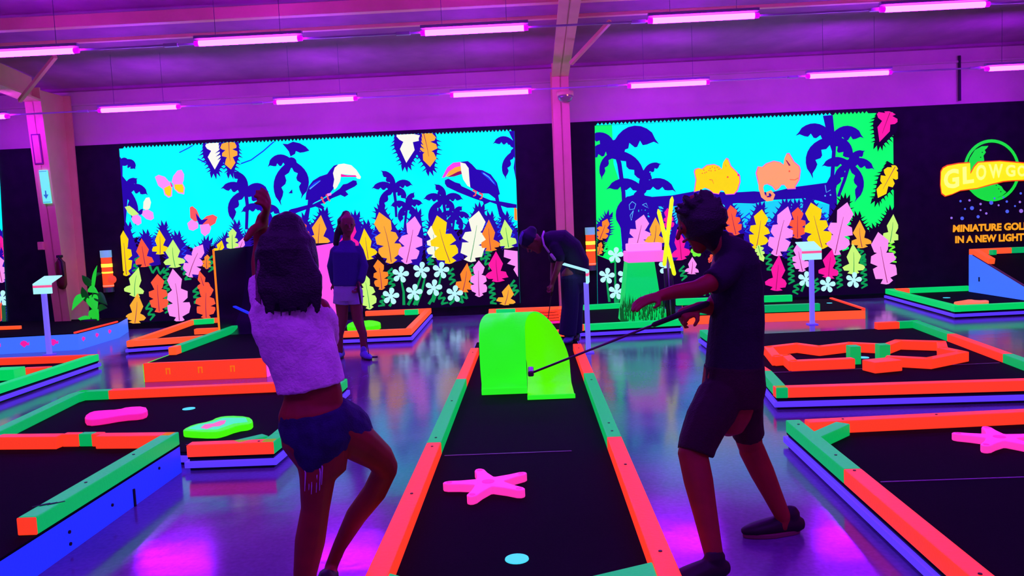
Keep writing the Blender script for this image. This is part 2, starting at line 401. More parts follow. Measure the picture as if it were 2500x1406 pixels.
class Mural:
    def __init__(s, y, clip=None): s.m = MB(); s.y = y; s.l = 0; s.clip = clip
    def poly(s, pts, col, up=1):
        if s.clip:
            x0, y0, x1, y1 = s.clip
            # straight border of the banner in photo pixels, following the tilt of the shot
            pts = clip_poly(pts, s.clip)
            if len(pts) < 3: return
        s.l += up; y = s.y-0.0006*s.l
        s.m.m = PK.index(col)
        vs = [P(a, b, y=s.y) for a, b in pts]
        for v in vs: v.y = y
        area = sum(pts[i][0]*pts[(i+1) % len(pts)][1]-pts[(i+1) % len(pts)][0]*pts[i][1] for i in range(len(pts)))
        if area > 0: vs = vs[::-1]
        s.m.add(vs, [list(range(len(vs)))])
    def stroke(s, pts, w, col, w1=None):
        w1 = w if w1 is None else w1; L = []; R = []; n = len(pts)
        for i, (x, y) in enumerate(pts):
            xa, ya = pts[max(i-1, 0)]; xb, yb = pts[min(i+1, n-1)]
            dx, dy = xb-xa, yb-ya; q = math.hypot(dx, dy) or 1; k = (w+(w1-w)*i/(n-1))/2
            L.append((x-dy/q*k, y+dx/q*k)); R.append((x+dy/q*k, y-dx/q*k))
        s.poly(L+R[::-1], col)
    def leaf(s, tip, base, w, col, halo=None, vein=True, seed=0, only=None):
        rnd = random.Random(int(tip[0]*7+tip[1]*13+seed)); bx, by = base; tx, ty = tip
        L = math.hypot(tx-bx, ty-by); ux, uy = (tx-bx)/L, (ty-by)/L; nx, ny = -uy, ux; h = w/2.0
        if L/w > 1.75: prof = [(0, .1), (.04, .5), (.1, .3), (.15, .85), (.26, 1), (.33, .92), (.36, .45), (.43, 1), (.56, .9), (.6, .38), (.64, .5), (.8, .68), (1, 0)]
        else: prof = [(0, .15), (.03, .6), (.1, .35), (.13, .95), (.22, 1), (.3, .85), (.36, .4), (.58, .66), (1, 0)]
        if halo and only != 'leaf':
            out = []
            ts = [i/9.0 for i in range(10)]
            def sp(side):
                r = []
                for t in ts:
                    k = (h+5) if t < 0.5 else (h+5)*(1-(t-0.5)*1.25)
                    out_ = 6+rnd.random()*6 if t > 0.3 else 2
                    r.append((bx+ux*L*t+nx*k*side, by+uy*L*t+ny*k*side))
                    r.append((bx+ux*(L*t+8)+nx*(k+out_)*side, by+uy*(L*t+8)+ny*(k+out_)*side))
                    r.append((bx+ux*(L*t+4)+nx*(k-1)*side, by+uy*(L*t+4)+ny*(k-1)*side))
                return r
            top = [(tx+ux*8+nx*12, ty+uy*8+ny*12), (tx+ux*22+nx*8, ty+uy*22+ny*8), (tx+ux*10+nx*3, ty+uy*10+ny*3), (tx+ux*24-nx*4, ty+uy*24-ny*4),
                   (tx+ux*9-nx*5, ty+uy*9-ny*5), (tx+ux*18-nx*14, ty+uy*18-ny*14)]
            s.poly(sp(1)+top+sp(-1)[::-1], halo)
        if only == 'halo': return
        bend = (rnd.random()-0.5)*0.16*w
        def mk(side):
            r = []
            for t, k in prof:
                k2 = k*(0.88+0.24*rnd.random()); t2 = min(1, max(0, t+(rnd.random()-.5)*0.03)) if 0 < t < 1 else t
                c = bend*math.sin(math.pi*t2)
                r.append((bx+ux*L*t2+nx*(k2*h*side+c), by+uy*L*t2+ny*(k2*h*side+c)))
            return r
        s.poly(mk(1)+mk(-1)[::-1][1:], col)
        if vein:
            s.stroke([(bx+ux*L*t+nx*bend*math.sin(math.pi*t), by+uy*L*t+ny*bend*math.sin(math.pi*t)) for t in (0.03, .3, .55, .72)], 1.8, 'ln' if col not in ('li', 'cr') else 'gn', 0.7)
    def frond(s, hub, tip, bulge, w, col='nv', ragged=True):
        bulge = -bulge
        (x0, y0), (x1, y1) = hub, tip; L = math.hypot(x1-x0, y1-y0); nx, ny = -(y1-y0)/L, (x1-x0)/L
        cx, cy = (x0+x1)/2+nx*bulge, (y0+y1)/2+ny*bulge
        A = []; B = []; N = 10
        for i in range(N+1):
            t = i/N
            x = (1-t)**2*x0+2*t*(1-t)*cx+t*t*x1; y = (1-t)**2*y0+2*t*(1-t)*cy+t*t*y1
            dx = 2*(1-t)*(cx-x0)+2*t*(x1-cx); dy = 2*(1-t)*(cy-y0)+2*t*(y1-cy); q = math.hypot(dx, dy) or 1
            k = w*0.5*(0.45+0.75*math.sin(math.pi*min(1, t*1.05+0.05)**1.1))*(1 if t < 1 else 0)
            if t > 0.8: k *= (1-t)/0.2
            sg = 1 if bulge >= 0 else -1
            A.append((x-dy/q*k*sg*1.0, y+dx/q*k*sg*1.0))
            kk = k*(1.0 if (i % 3 or not ragged) else 0.45)
            B.append((x+dy/q*kk*sg, y-dx/q*kk*sg))
        s.poly(A+B[::-1], col)
    def flower(s, c, r, col='fl'):
        for k in range(5):
            an = -math.pi/2+k*2*math.pi/5+0.15; px_, py_ = c[0]+math.cos(an)*r*0.62, c[1]+math.sin(an)*r*0.62
            pts = []
            for j in range(12):
                th = 2*math.pi*j/12; u = math.cos(th)*r*0.42; v = math.sin(th)*r*0.31*(1+0.25*math.cos(th))
                pts.append((px_+math.cos(an)*u-math.sin(an)*v, py_+math.sin(an)*u+math.cos(an)*v))
            s.poly(pts, col)
        s.disc(c, r*0.3, col)
    def disc(s, c, r, col, n=12):
        s.poly([(c[0]+r*math.cos(2*math.pi*i/n), c[1]+r*math.sin(2*math.pi*i/n)) for i in range(n)], col)
    def zig(s, p, q, w, n, col='gn', th=4):
        L = math.hypot(q[0]-p[0], q[1]-p[1]); nx, ny = -(q[1]-p[1])/L, (q[0]-p[0])/L
        pts = [(p[0]+(q[0]-p[0])*i/n+nx*w/2*(1 if i % 2 else -1), p[1]+(q[1]-p[1])*i/n+ny*w/2*(1 if i % 2 else -1)+(2 if i % 2 else 0)) for i in range(n+1)]
        for i in range(n): s.stroke([pts[i], pts[i+1]], th, col, th*0.6)
    def pennon(s, x0, y0, x1, y1, col, n):
        """the frayed top hem"""
        for i in range(n):
            a = i/n; b = (i+1)/n
            s.poly([(x0+(x1-x0)*a, y0+(y1-y0)*a+1), (x0+(x1-x0)*(a+b)/2, y0+(y1-y0)*(a+b)/2-5), (x0+(x1-x0)*b, y0+(y1-y0)*b+1)], col, 0)
def clip_poly(pts, quad):
    """Sutherland-Hodgman against the banner's quad (tl,tr,br,bl)"""
    out = list(pts); n = len(quad)
    for i in range(n):
        (ax, ay), (bx, by) = quad[i], quad[(i+1) % n]
        def ins(p): return (bx-ax)*(p[1]-ay)-(by-ay)*(p[0]-ax) >= -1e-6
        inp = out; out = []
        for j in range(len(inp)):
            c, d = inp[j-1], inp[j]
            ci, di = ins(c), ins(d)
            if ci != di:
                dx, dy = d[0]-c[0], d[1]-c[1]; den = (bx-ax)*dy-(by-ay)*dx
                t = ((by-ay)*(c[0]-ax)-(bx-ax)*(c[1]-ay))/den if abs(den) > 1e-9 else 0
                out.append((c[0]+dx*t, c[1]+dy*t))
            if di: out.append(d)
        if not out: return []
    return out
class Mur(Mural):
    def poly(s, pts, col, up=1):
        if s.clip:
            pts = clip_poly(pts, s.clip)
            if len(pts) < 3: return
        c = s.clip; s.clip = None; Mural.poly(s, pts, col, up); s.clip = c
MY = D-0.06

# ---- mural with toucans
Q1 = [(291, 363), (1256, 320), (1270, 740), (323, 787)]
m1 = Mur(MY, Q1)
m1.poly(Q1, 'cy'); m1.clip = None; m1.pennon(300, 362, 1250, 320, 'cy', 110); m1.clip = Q1
# palms
def palm(m, hub, fr, trunk=None, w=16, col='nv'):
    for tip, b in fr: m.frond(hub, tip, b, w, col)
    m.disc(hub, w*0.55, col)
    if trunk: m.stroke([hub]+trunk, w*0.45, col, w*0.35)
palm(m1, (600, 468), [((565, 417), -14), ((538, 461), -17), ((657, 470), 20), ((572, 545), -34), ((645, 505), 12)], [(604, 500), (602, 560)], 21)
palm(m1, (642, 508), [((661, 489), 3), ((685, 524), 12), ((588, 519), -14), ((660, 560), 10)], [(640, 590)], 17)
m1.poly([(291, 380), (300, 391), (300, 430), (312, 445), (316, 470), (306, 500), (308, 560), (323, 600), (300, 600), (291, 500)], 'nv')
palm(m1, (304, 395), [((331, 414), 8)], None, 19)
palm(m1, (310, 462), [((337, 435), 4), ((362, 477), 17), ((332, 553), 10)], [(300, 600)], 20)
palm(m1, (712, 397), [((654, 408), -22), ((735, 486), 34), ((688, 503), -34)], None, 24)
m1.poly([(690, 351), (703, 352), (716, 346), (733, 350), (747, 358), (756, 368), (742, 372), (733, 373), (723, 369), (721, 376), (710, 382), (706, 370), (698, 360)], 'nv')
m1.poly([(705, 472), (714, 462), (715, 472)], 'nv')
palm(m1, (962, 460), [((929, 416), -12), ((907, 461), -14), ((1009, 453), 16), ((936, 525), -26), ((992, 488), 8)], [(966, 490), (968, 530)], 17)
palm(m1, (994, 503), [((1013, 469), 4), ((1034, 498), 10), ((953, 504), -10), ((1013, 537), 10), ((978, 545), -10)], [(988, 560)], 15)
palm(m1, (1083, 490), [((1060, 449), -12), ((1033, 487), -14), ((1132, 488), 16), ((1056, 556), -26), ((1108, 520), 8)], [(1087, 520), (1090, 560)], 17)
palm(m1, (1110, 526), [((1130, 504), 4), ((1149, 533), 10), ((1078, 528), -10), ((1126, 566), 10), ((1096, 560), -8)], [(1105, 570)], 14)
m1.poly([(1241, 318), (1258, 318), (1272, 520), (1262, 500), (1260, 440), (1254, 410), (1257, 388), (1250, 372), (1256, 350), (1246, 330)], 'nv')
palm(m1, (1254, 352), [((1203, 352), -18)], None, 17)
palm(m1, (1256, 372), [((1236, 439), -20)], None, 17)
# vines
m1.stroke([(440, 373), (462, 362), (480, 351)], 2.5, 'bl'); m1.stroke([(485, 388), (505, 398), (522, 404)], 3, 'bl')
m1.stroke([(590, 400), (615, 391), (645, 369), (672, 345)], 3, 'bl')
# jungle floor behind the leaves
m1.poly([(300, 585), (330, 580), (360, 578), (400, 580), (440, 590), (480, 610), (520, 600), (560, 585), (610, 575), (680, 560), (760, 560), (820, 570), (880, 575), (930, 560), (990, 562), (1040, 575),
         (1100, 560), (1160, 560), (1200, 560), (1280, 555), (1285, 760), (310, 800)], 'dk')
L1 = [((314, 562), (322, 672), 34, 'ye', 1), ((358, 581), (368, 650), 44, 'do', 1), ((401, 560), (403, 620), 38, 'ye', 1), ((434, 584), (440, 652), 50, 'li', 1), ((506, 596), (472, 674), 46, 'pk', 1),
      ((578, 557), (578, 612), 30, 'li', 1), ((552, 586), (540, 618), 28, 'ye', 1), ((605, 579), (592, 616), 26, 'pk', 1), ((352, 651), (342, 722), 48, 'li', 0), ((397, 667), (402, 760), 44, 'do', 0),
      ((434, 654), (450, 783), 54, 'pk', 0), ((498, 659), (512, 705), 30, 'do', 0), ((517, 688), (515, 775), 48, 'do', 0), ((350, 713), (343, 787), 48, 'am', 0), ((518, 620), (516, 655), 20, 'og', 0),
      ((745, 540), (752, 600), 34, 'do', 1), ((791, 525), (784, 602), 52, 'am', 1), ((868, 535), (856, 604), 46, 'mg', 1), ((895, 557), (905, 633), 46, 'ye', 1), ((931, 518), (961, 642), 56, 'am', 1),
      ((1017, 528), (996, 643), 54, 'pk', 1), ((1056, 551), (1066, 628), 38, 'cr', 1), ((1070, 526), (1103, 642), 58, 'ye', 1), ((1171, 515), (1150, 638), 58, 'cr', 1), ((1195, 536), (1200, 612), 46, 'og', 1),
      ((1233, 536), (1243, 605), 42, 'li', 1), ((928, 632), (938, 705), 36, 'og', 0), ((893, 662), (909, 752), 38, 'li', 0), ((1143, 640), (1132, 710), 44, 'og', 0), ((1171, 634), (1172, 722), 42, 'pk', 0),
      ((1212, 612), (1217, 686), 52, 'mg', 0), ((1243, 691), (1233, 742), 44, 'am', 0)]
for tip, base_, w_, col, h_ in L1: m1.leaf(tip, base_, w_, col, 'nv' if h_ else 'dk', only='halo')
# zigzag grass over the sky line
for x, y0_, y1_ in ((345, 575, 640), (378, 575, 600), (452, 600, 640), (535, 595, 620), (640, 540, 600), (915, 560, 610), (1045, 590, 640), (1090, 560, 600), (1184, 545, 590), (1218, 535, 575), (1247, 530, 580), (985, 560, 590)):
    m1.zig((x, y0_), (x+4, y1_), 12, 7, 'bl', 3)
for x, y0_, x1_, y1_ in ((345, 625, 338, 660), (372, 655, 408, 660), (412, 655, 418, 760), (368, 740, 382, 775), (455, 645, 468, 682), (485, 700, 490, 740), (520, 625, 524, 660), (1052, 625, 1055, 645),
                         (1175, 620, 1200, 650), (1150, 645, 1153, 690), (1200, 690, 1206, 740), (1250, 685, 1262, 715), (1075, 715, 1090, 740), (1122, 735, 1142, 715), (955, 655, 962, 700), (1102, 655, 1108, 690),
                         (1195, 610, 1190, 630), (925, 640, 935, 655), (945, 715, 935, 745)):
    m1.zig((x, y0_), (x1_, y1_), 15, max(4, int(abs(y1_-y0_)/6)), 'gn', 6)
# flower stems
for a_, b_2 in (((983, 680), (990, 742)), ((1033, 668), (1000, 742)), ((1042, 670), (1020, 742)), ((1080, 668), (1060, 735)), ((960, 730), (955, 745)), ((1016, 720), (1014, 742)), ((1063, 710), (1050, 740)), ((1113, 725), (1100, 740))):
    m1.stroke([a_, ((a_[0]+b_2[0])/2+3, (a_[1]+b_2[1])/2), b_2], 4, 'gn', 7)
for tip, base_, w_, col, h_ in L1:
    m1.leaf(tip, base_, w_, col, 'nv' if h_ else 'dk', only='leaf')
m1.poly([(1256, 505), (1262, 510), (1266, 540), (1256, 536)], 'og')
m1.poly([(1232, 608), (1264, 612), (1265, 674), (1254, 656), (1259, 648), (1239, 642), (1249, 632), (1231, 626)], 'pk')
m1.leaf((537, 416), (538, 345), 50, 'cr', 'nv', False); m1.leaf((576, 416), (570, 342), 38, 'am', 'nv')
m1.leaf((1054, 410), (1036, 320), 48, 'am', 'nv'); m1.leaf((997, 400), (1002, 322), 56, 'cr', 'nv', False)
for c in ((983, 668), (1033, 658), (1080, 658), (960, 720), (1016, 711), (1063, 700), (1113, 714)): m1.flower(c, 20)
# left toucan
m1.poly([(716, 528), (716, 514), (722, 511), (735, 508), (757, 502), (775, 499), (790, 492), (800, 486), (815, 478), (838, 462), (846, 452), (856, 450), (870, 442), (878, 443), (880, 452), (874, 457),
         (852, 468), (859, 476), (850, 482), (840, 477), (820, 485), (800, 497), (792, 499), (802, 507), (795, 511), (780, 505), (760, 511), (735, 520), (722, 528), (716, 540)], 'nv')
m1.poly([(833, 404), (824, 407), (815, 417), (808, 427), (790, 433), (774, 443), (764, 456), (758, 472), (756, 489), (762, 489), (761, 500), (752, 530), (756, 538), (763, 537), (768, 503), (778, 495), (796, 486),
         (812, 476), (822, 464), (828, 450), (830, 420)], 'nv')
m1.poly([(766, 458), (776, 448), (792, 440), (784, 450), (768, 464)], 'bl'); m1.stroke([(766, 463), (780, 452), (792, 443)], 3, 'lb', 1)
m1.poly([(822, 425), (826, 412), (835, 404), (848, 402), (866, 406), (878, 417), (889, 434), (887, 439), (880, 438), (874, 430), (842, 427), (839, 445), (832, 458), (826, 465), (822, 456), (825, 440)], 'cr')
m1.poly([(841, 427), (856, 430), (876, 430), (879, 434), (841, 434)], 'mg')
for x, y in ((800, 487), (812, 481)): m1.stroke([(x-7, y-4), (x-3, y-2), (x-2, y+5), (x+3, y+11)], 5, 'rd', 3)
m1.poly([(808, 474), (818, 472), (818, 478), (809, 480)], 'pk')
# right toucan
m1.poly([(1090, 442), (1098, 438), (1115, 447), (1126, 450), (1130, 456), (1150, 465), (1180, 482), (1200, 490), (1225, 493), (1262, 500), (1262, 508), (1240, 508), (1215, 500), (1198, 494), (1184, 501),
         (1181, 493), (1160, 486), (1140, 478), (1120, 470), (1095, 458), (1090, 450)], 'nv')
m1.poly([(1128, 398), (1145, 396), (1155, 404), (1166, 416), (1180, 418), (1200, 428), (1215, 448), (1222, 475), (1218, 478), (1220, 490), (1230, 520), (1228, 532), (1221, 530), (1215, 505), (1210, 485), (1195, 474),
         (1175, 473), (1152, 460), (1140, 440)], 'nv')
m1.poly([(1178, 421), (1195, 430), (1210, 447), (1213, 456), (1195, 440), (1178, 425)], 'bl'); m1.stroke([(1182, 425), (1196, 435), (1208, 450)], 3, 'lb', 1)
m1.poly([(1128, 398), (1110, 400), (1096, 411), (1083, 436), (1090, 435), (1100, 421), (1115, 411), (1129, 409)], 'hp')
m1.poly([(1129, 408), (1115, 411), (1100, 421), (1092, 434), (1105, 430), (1120, 422), (1130, 420)], 'am')
m1.poly([(1130, 419), (1120, 422), (1105, 430), (1094, 435), (1112, 433), (1131, 427)], 'ln')
m1.poly([(1127, 399), (1139, 402), (1147, 413), (1149, 440), (1151, 459), (1144, 455), (1134, 440), (1129, 420)], 'cr')
for x, y in ((1162, 472), (1177, 479)): m1.stroke([(x-5, y-6), (x+3, y-3), (x+1, y+6), (x-4, y+8)], 5, 'rd', 3)
# butterflies
for pts, col in (([(396, 434), (405, 429), (420, 434), (434, 450), (430, 458), (415, 463), (404, 455)], 'pk'), ([(436, 447), (440, 432), (450, 419), (460, 417), (466, 428), (465, 442), (461, 452), (446, 454)], 'pk'),
                 ([(415, 461), (434, 452), (438, 460), (437, 480), (429, 484), (419, 477)], 'pk'), ([(440, 450), (463, 450), (468, 460), (466, 476), (452, 473), (442, 463)], 'pk'),
                 ([(418, 461), (432, 454), (436, 462), (434, 479), (428, 480), (421, 474)], 'ye'), ([(443, 452), (462, 452), (465, 461), (464, 472), (453, 470), (444, 462)], 'ye'),
                 ([(324, 506), (335, 503), (346, 511), (358, 523), (342, 528), (332, 520)], 'li'), ([(369, 494), (375, 484), (383, 483), (387, 495), (384, 509), (377, 514), (368, 510)], 'cr'),
                 ([(343, 527), (355, 524), (363, 531), (364, 545), (356, 550), (345, 544), (340, 535)], 'pk'), ([(366, 515), (380, 512), (392, 519), (394, 533), (387, 538), (376, 535), (365, 525)], 'pk'),
                 ([(355, 518), (362, 512), (368, 510), (366, 522), (360, 526)], 'nv'),
                 ([(480, 507), (486, 504), (496, 512), (503, 528), (503, 539), (492, 541), (481, 532)], 'rd'), ([(506, 540), (520, 528), (535, 524), (546, 530), (541, 545), (528, 553), (510, 553)], 'rd'),
                 ([(474, 545), (484, 536), (500, 544), (500, 556), (488, 563), (478, 560)], 'pk'), ([(504, 549), (525, 546), (531, 556), (527, 568), (516, 576), (507, 568)], 'pk'),
                 ([(494, 520), (500, 528), (508, 537), (524, 534), (510, 548), (502, 548), (497, 535)], 'nv'), ([(432, 443), (438, 452), (440, 458), (436, 458)], 'mg')):
    m1.poly(pts, col)
# scalloped lower hem
o = m1.m.build('jungle_mural', MMAT); tag(o, 'bright jungle mural with two toucans and butterflies hung on the black wall', 'mural', 'glowing wall murals')

# ---- mural with creatures on a branch
Q2 = [(1452, 307), (2180, 274), (2184, 714), (1459, 746)]
m2 = Mur(MY, Q2)
m2.poly(Q2, 'cy'); m2.clip = None; m2.pennon(1455, 305, 2030, 280, 'cy', 60); m2.pennon(2035, 280, 2120, 276, 'gr', 9); m2.clip = Q2
m2.poly([(1450, 300), (1494, 300), (1498, 400), (1516, 455), (1520, 500), (1515, 560), (1520, 640), (1450, 640)], 'gr')
m2.poly([(2032, 270), (2190, 268), (2190, 640), (2060, 640), (2035, 560), (2040, 430), (2034, 340)], 'gr')
m2.poly([(1560, 540), (1610, 500), (1840, 497), (1930, 486), (2030, 500), (2024, 560), (1560, 620)], 'sky2')
palm(m2, (1502, 365), [((1609, 352), 52)], None, 44)
palm(m2, (1498, 362), [((1440, 330), -14), ((1435, 385), -12)], None, 26)
palm(m2, (1504, 372), [((1572, 450), 24)], [(1512, 400), (1522, 470), (1528, 600)], 26)
palm(m2, (1500, 372), [((1470, 440), -22)], None, 16)
palm(m2, (1572, 425), [((1615, 400), 8)], None, 18)
palm(m2, (1566, 462), [((1651, 470), 34), ((1479, 463), -26), ((1590, 420), 4)], None, 24)
palm(m2, (1560, 480), [((1516, 560), -38), ((1600, 560), 32), ((1560, 560), 8)], [(1555, 540), (1530, 620)], 26)
m2.poly([(1512, 500), (1530, 480), (1560, 475), (1590, 480), (1605, 500), (1595, 540), (1560, 560), (1520, 620), (1515, 560)], 'nv')
for pts in ([(1543, 492), (1552, 498), (1548, 510), (1537, 512), (1536, 500)], [(1568, 500), (1577, 496), (1583, 508)], [(1546, 514), (1541, 538), (1538, 526)]): m2.stroke(pts+[pts[0]], 1.6, 'lb')
m2.poly([(1558, 512), (1580, 512), (1586, 530), (1558, 530)], 'sky2')
m2.poly([(1585, 481), (1640, 477), (1700, 466), (1790, 470), (1840, 467), (1880, 470), (1935, 457), (2018, 446), (2040, 450), (2040, 505), (2000, 491), (1970, 484), (1930, 486), (1885, 488), (1840, 497),
         (1800, 496), (1700, 503), (1590, 504)], 'nv')
m2.poly([(2008, 283), (2032, 281), (2037, 330), (2040, 360), (2036, 430), (2042, 480), (2046, 620), (2016, 620), (2024, 500), (2012, 480), (2014, 452), (2026, 430), (2030, 370), (2022, 345), (2014, 310)], 'nv')
palm(m2, (2030, 340), [((1941, 332), -34), ((2108, 338), 28), ((1984, 437), -46), ((2078, 392), 14)], None, 30)
palm(m2, (2072, 400), [((2111, 368), 6), ((2134, 415), 18), ((2004, 407), -16), ((2084, 495), 36), ((2040, 460), -16)], [(2060, 440), (2045, 480)], 20)
m2.stroke([(2013, 452), (2016, 470), (2026, 464)], 1.6, 'lb'); m2.disc((2013, 478), 2, 'lb'); m2.disc((2026, 476), 2, 'lb')
m2.poly([(1452, 620), (1500, 640), (1530, 600), (1600, 590), (1660, 580), (1760, 560), (1840, 560), (1900, 560), (1960, 565), (2030, 575), (2075, 590), (2110, 600), (2190, 590), (2190, 720), (1452, 760)], 'dk')
L2 = [((1481, 534), (1462, 585), 30, 'og', 1), ((1466, 590), (1458, 622), 18, 'og', 0), ((1569, 524), (1548, 615), 52, 'pk', 1), ((1597, 530), (1592, 600), 46, 'am', 1), ((1626, 508), (1630, 562), 26, 'mg', 1),
      ((1650, 558), (1660, 634), 44, 'mg', 1), ((1686, 626), (1684, 668), 34, 'pk', 0), ((1744, 610), (1726, 640), 13, 'do', 0), ((1778, 501), (1792, 574), 40, 'do', 1), ((1854, 511), (1840, 608), 48, 'ye', 1),
      ((1858, 638), (1845, 598), 22, 'li', 0), ((1941, 506), (1940, 582), 42, 'do', 1), ((1917, 504), (1888, 624), 56, 'pk', 1), ((2060, 494), (2030, 622), 58, 'pk', 1), ((1972, 495), (2000, 607), 62, 'ye', 1),
      ((2090, 537), (2096, 605), 46, 'am', 1), ((2171, 523), (2163, 592), 42, 'li', 1), ((1939, 594), (1952, 662), 38, 'pk', 0), ((2134, 566), (2157, 692), 62, 'pk', 0), ((2073, 594), (2075, 668), 52, 'li', 0),
      ((1895, 621), (1887, 708), 52, 'mg', 0), ((2023, 607), (2014, 678), 48, 'mg', 0)]
for tip, base_, w_, col, h_ in L2: m2.leaf(tip, base_, w_, col, ('nv' if tip[0] < 2060 else 'dk') if h_ else 'dk', only='halo')
for x, y0_, y1_ in ((1800, 520, 560), (1822, 520, 570), (2008, 520, 560), (1880, 540, 580)): m2.zig((x, y0_), (x+2, y1_), 14, 6, 'bl', 3.5)
for x, y0_, x1_, y1_, c in ((1475, 600, 1500, 640, 'gr'), (2068, 520, 2060, 610, 'gr'), (2040, 610, 2046, 700, 'gn'), (2170, 590, 2176, 640, 'lm'), (1925, 600, 1928, 690, 'gn'), (1985, 680, 1990, 710, 'gn'),
                         (1870, 620, 1876, 660, 'gn'), (2100, 620, 2104, 700, 'gn'), (1700, 705, 1780, 712, 'gn'), (1660, 650, 1668, 680, 'gn'), (1560, 700, 1580, 730, 'gn'), (2090, 600, 2100, 640, 'gn'), (1940, 690, 1935, 715, 'gn')):
    m2.zig((x, y0_), (x1_, y1_), 15, max(4, int(max(abs(y1_-y0_), abs(x1_-x))/6)), c, 5.5)
for a_, b_2 in (((1500, 630), (1500, 735)), ((1479, 680), (1486, 735)), ((1502, 715), (1500, 740)), ((1524, 680), (1505, 738)), ((1719, 700), (1715, 720)), ((1958, 690), (1950, 710))): m2.stroke([a_, b_2], 4, 'gn', 6)
for tip, base_, w_, col, h_ in L2: m2.leaf(tip, base_, w_, col, 'nv', only='leaf')
m2.leaf((2137, 349), (2163, 276), 52, 'mg', 'dk'); m2.leaf((2133, 484), (2176, 406), 38, 'ye', 'dk')
for k in range(6):
    an = k*math.pi/3; m2.disc((1696+9*math.cos(an), 612+9*math.sin(an)), 6, 'lm', 8)
m2.disc((1697, 613), 5, 'li', 8)
for c in ((1500, 622), (1479, 672), (1524, 672), (1502, 710), (1719, 695), (1958, 680), (2010, 693), (2073, 682), (1622, 650)): m2.flower(c, 19)
# yellow creature
yc = [(1690, 469), (1694, 440), (1690, 422), (1692, 416), (1700, 413), (1708, 415), (1720, 406), (1737, 404), (1749, 409), (1755, 416), (1758, 400), (1765, 390), (1770, 392), (1776, 408), (1790, 422), (1797, 431),
      (1798, 445), (1792, 465), (1784, 474), (1764, 475), (1759, 466), (1752, 465), (1748, 474), (1735, 472), (1725, 463), (1715, 459), (1704, 465)]
cx, cy = 1742, 440
m2.poly([(cx+(x-cx)*1.045, cy+(y-cy)*1.05) for x, y in yc], 'hp'); m2.poly(yc, 'ye')
for x, y in ((1712, 417), (1718, 422), (1727, 413), (1724, 418), (1732, 410), (1738, 412), (1744, 411), (1739, 418), (1708, 425), (1714, 424), (1748, 415), (1729, 419)): m2.disc((x, y), 1.5, 'do', 6)
m2.disc((1769, 434), 2.3, 'do', 8); m2.disc((1795, 429), 3, 'mg', 8); m2.stroke([(1725, 440), (1732, 441), (1735, 450)], 2, 'do', 1); m2.poly([(1762, 400), (1766, 408), (1765, 409)], 'do')
oc = [(1843, 446), (1838, 424), (1843, 409), (1853, 410), (1862, 402), (1880, 396), (1895, 399), (1903, 405), (1905, 390), (1910, 379), (1916, 378), (1922, 388), (1928, 398), (1940, 408), (1943, 418), (1940, 440),
      (1931, 455), (1931, 461), (1912, 462), (1905, 452), (1898, 452), (1892, 460), (1884, 465), (1876, 455), (1865, 450), (1857, 452), (1850, 470)]
cx, cy = 1892, 425
m2.poly([(cx+(x-cx)*1.04, cy+(y-cy)*1.05) for x, y in oc], 'hp'); m2.poly(oc, 'sa')
m2.stroke([(1848, 440), (1849, 462), (1854, 480), (1864, 488), (1875, 487), (1879, 477), (1872, 469), (1864, 472), (1866, 479)], 12, 'sa', 6)
m2.stroke([(1860, 476), (1864, 483), (1872, 482), (1876, 476)], 1.5, 'do'); m2.disc((1917, 420), 2.2, 'do', 8); m2.poly([(1908, 393), (1911, 394), (1920, 406), (1916, 407)], 'ln')
m2.stroke([(1918, 440), (1930, 441), (1939, 436)], 1.6, 'do')
o = m2.m.build('jungle_mural', MMAT); tag(o, 'bright jungle mural with a yellow and an orange creature walking a dark branch', 'mural', 'glowing wall murals')

# ---- edge of a third mural at the far left
Q3 = [(-260, 395), (-3, 384), (18, 784), (-230, 800)]
m3 = Mur(MY, Q3)
m3.poly(Q3, 'cy'); m3.poly([(-300, 580), (40, 575), (40, 820), (-300, 830)], 'dk')
for tip, base_, w_, col in (((2, 575), (6, 640), 30, 'mg'), ((-40, 560), (-30, 650), 46, 'ye'), ((-2, 625), (6, 690), 34, 'pk'), ((-90, 570), (-100, 670), 50, 'pk'), ((-150, 580), (-150, 680), 50, 'am'), ((0, 730), (2, 784), 18, 'do')):
    m3.leaf(tip, base_, w_, col, 'nv')
m3.flower((6, 728), 19); m3.stroke([(10, 745), (12, 785)], 10, 'gd')
o = m3.m.build('jungle_mural', MMAT); tag(o, 'sliver of another glowing leaf mural cut by the left frame edge', 'mural', 'glowing wall murals')

# ---- logo painted on the black wall at the right
sg = Mur(MY, None)
def ring(m, c, r0, r1, col, n=48, a0=0, a1=2*math.pi):
    for i in range(n):
        t0 = a0+(a1-a0)*i/n; t1 = a0+(a1-a0)*(i+1)/n
        m.poly([(c[0]+r*math.cos(t), c[1]+r*math.sin(t)*1.10) for r, t in ((r0, t0), (r1, t0), (r1, t1), (r0, t1))], col, 0)
EXTRA = [mat('sign_green', (5, 90, 30), 0.7, (18, 225, 55), 0.95), mat('sign_yellow', (100, 90, 0), 0.7, (255, 240, 0), 1.0), mat('sign_pale', (120, 120, 60), 0.7, (255, 255, 120), 1.0),
         mat('sign_orange', (110, 60, 0), 0.7, (255, 165, 25), 0.95), mat('sign_red', (110, 10, 0), 0.7, (255, 70, 10), 0.9), mat('sign_blue', (30, 50, 110), 0.7, (80, 100, 235), 0.9), mat('sign_lilac', (60, 50, 110), 0.7, (165, 120, 235), 0.8)]
PK2 = ['s_gr', 's_ye', 's_pa', 's_or', 's_rd', 's_bl', 's_li']; PK += PK2
cG = (2421, 416)
ring(sg, cG, 62, 69, 's_gr'); sg.l += 1
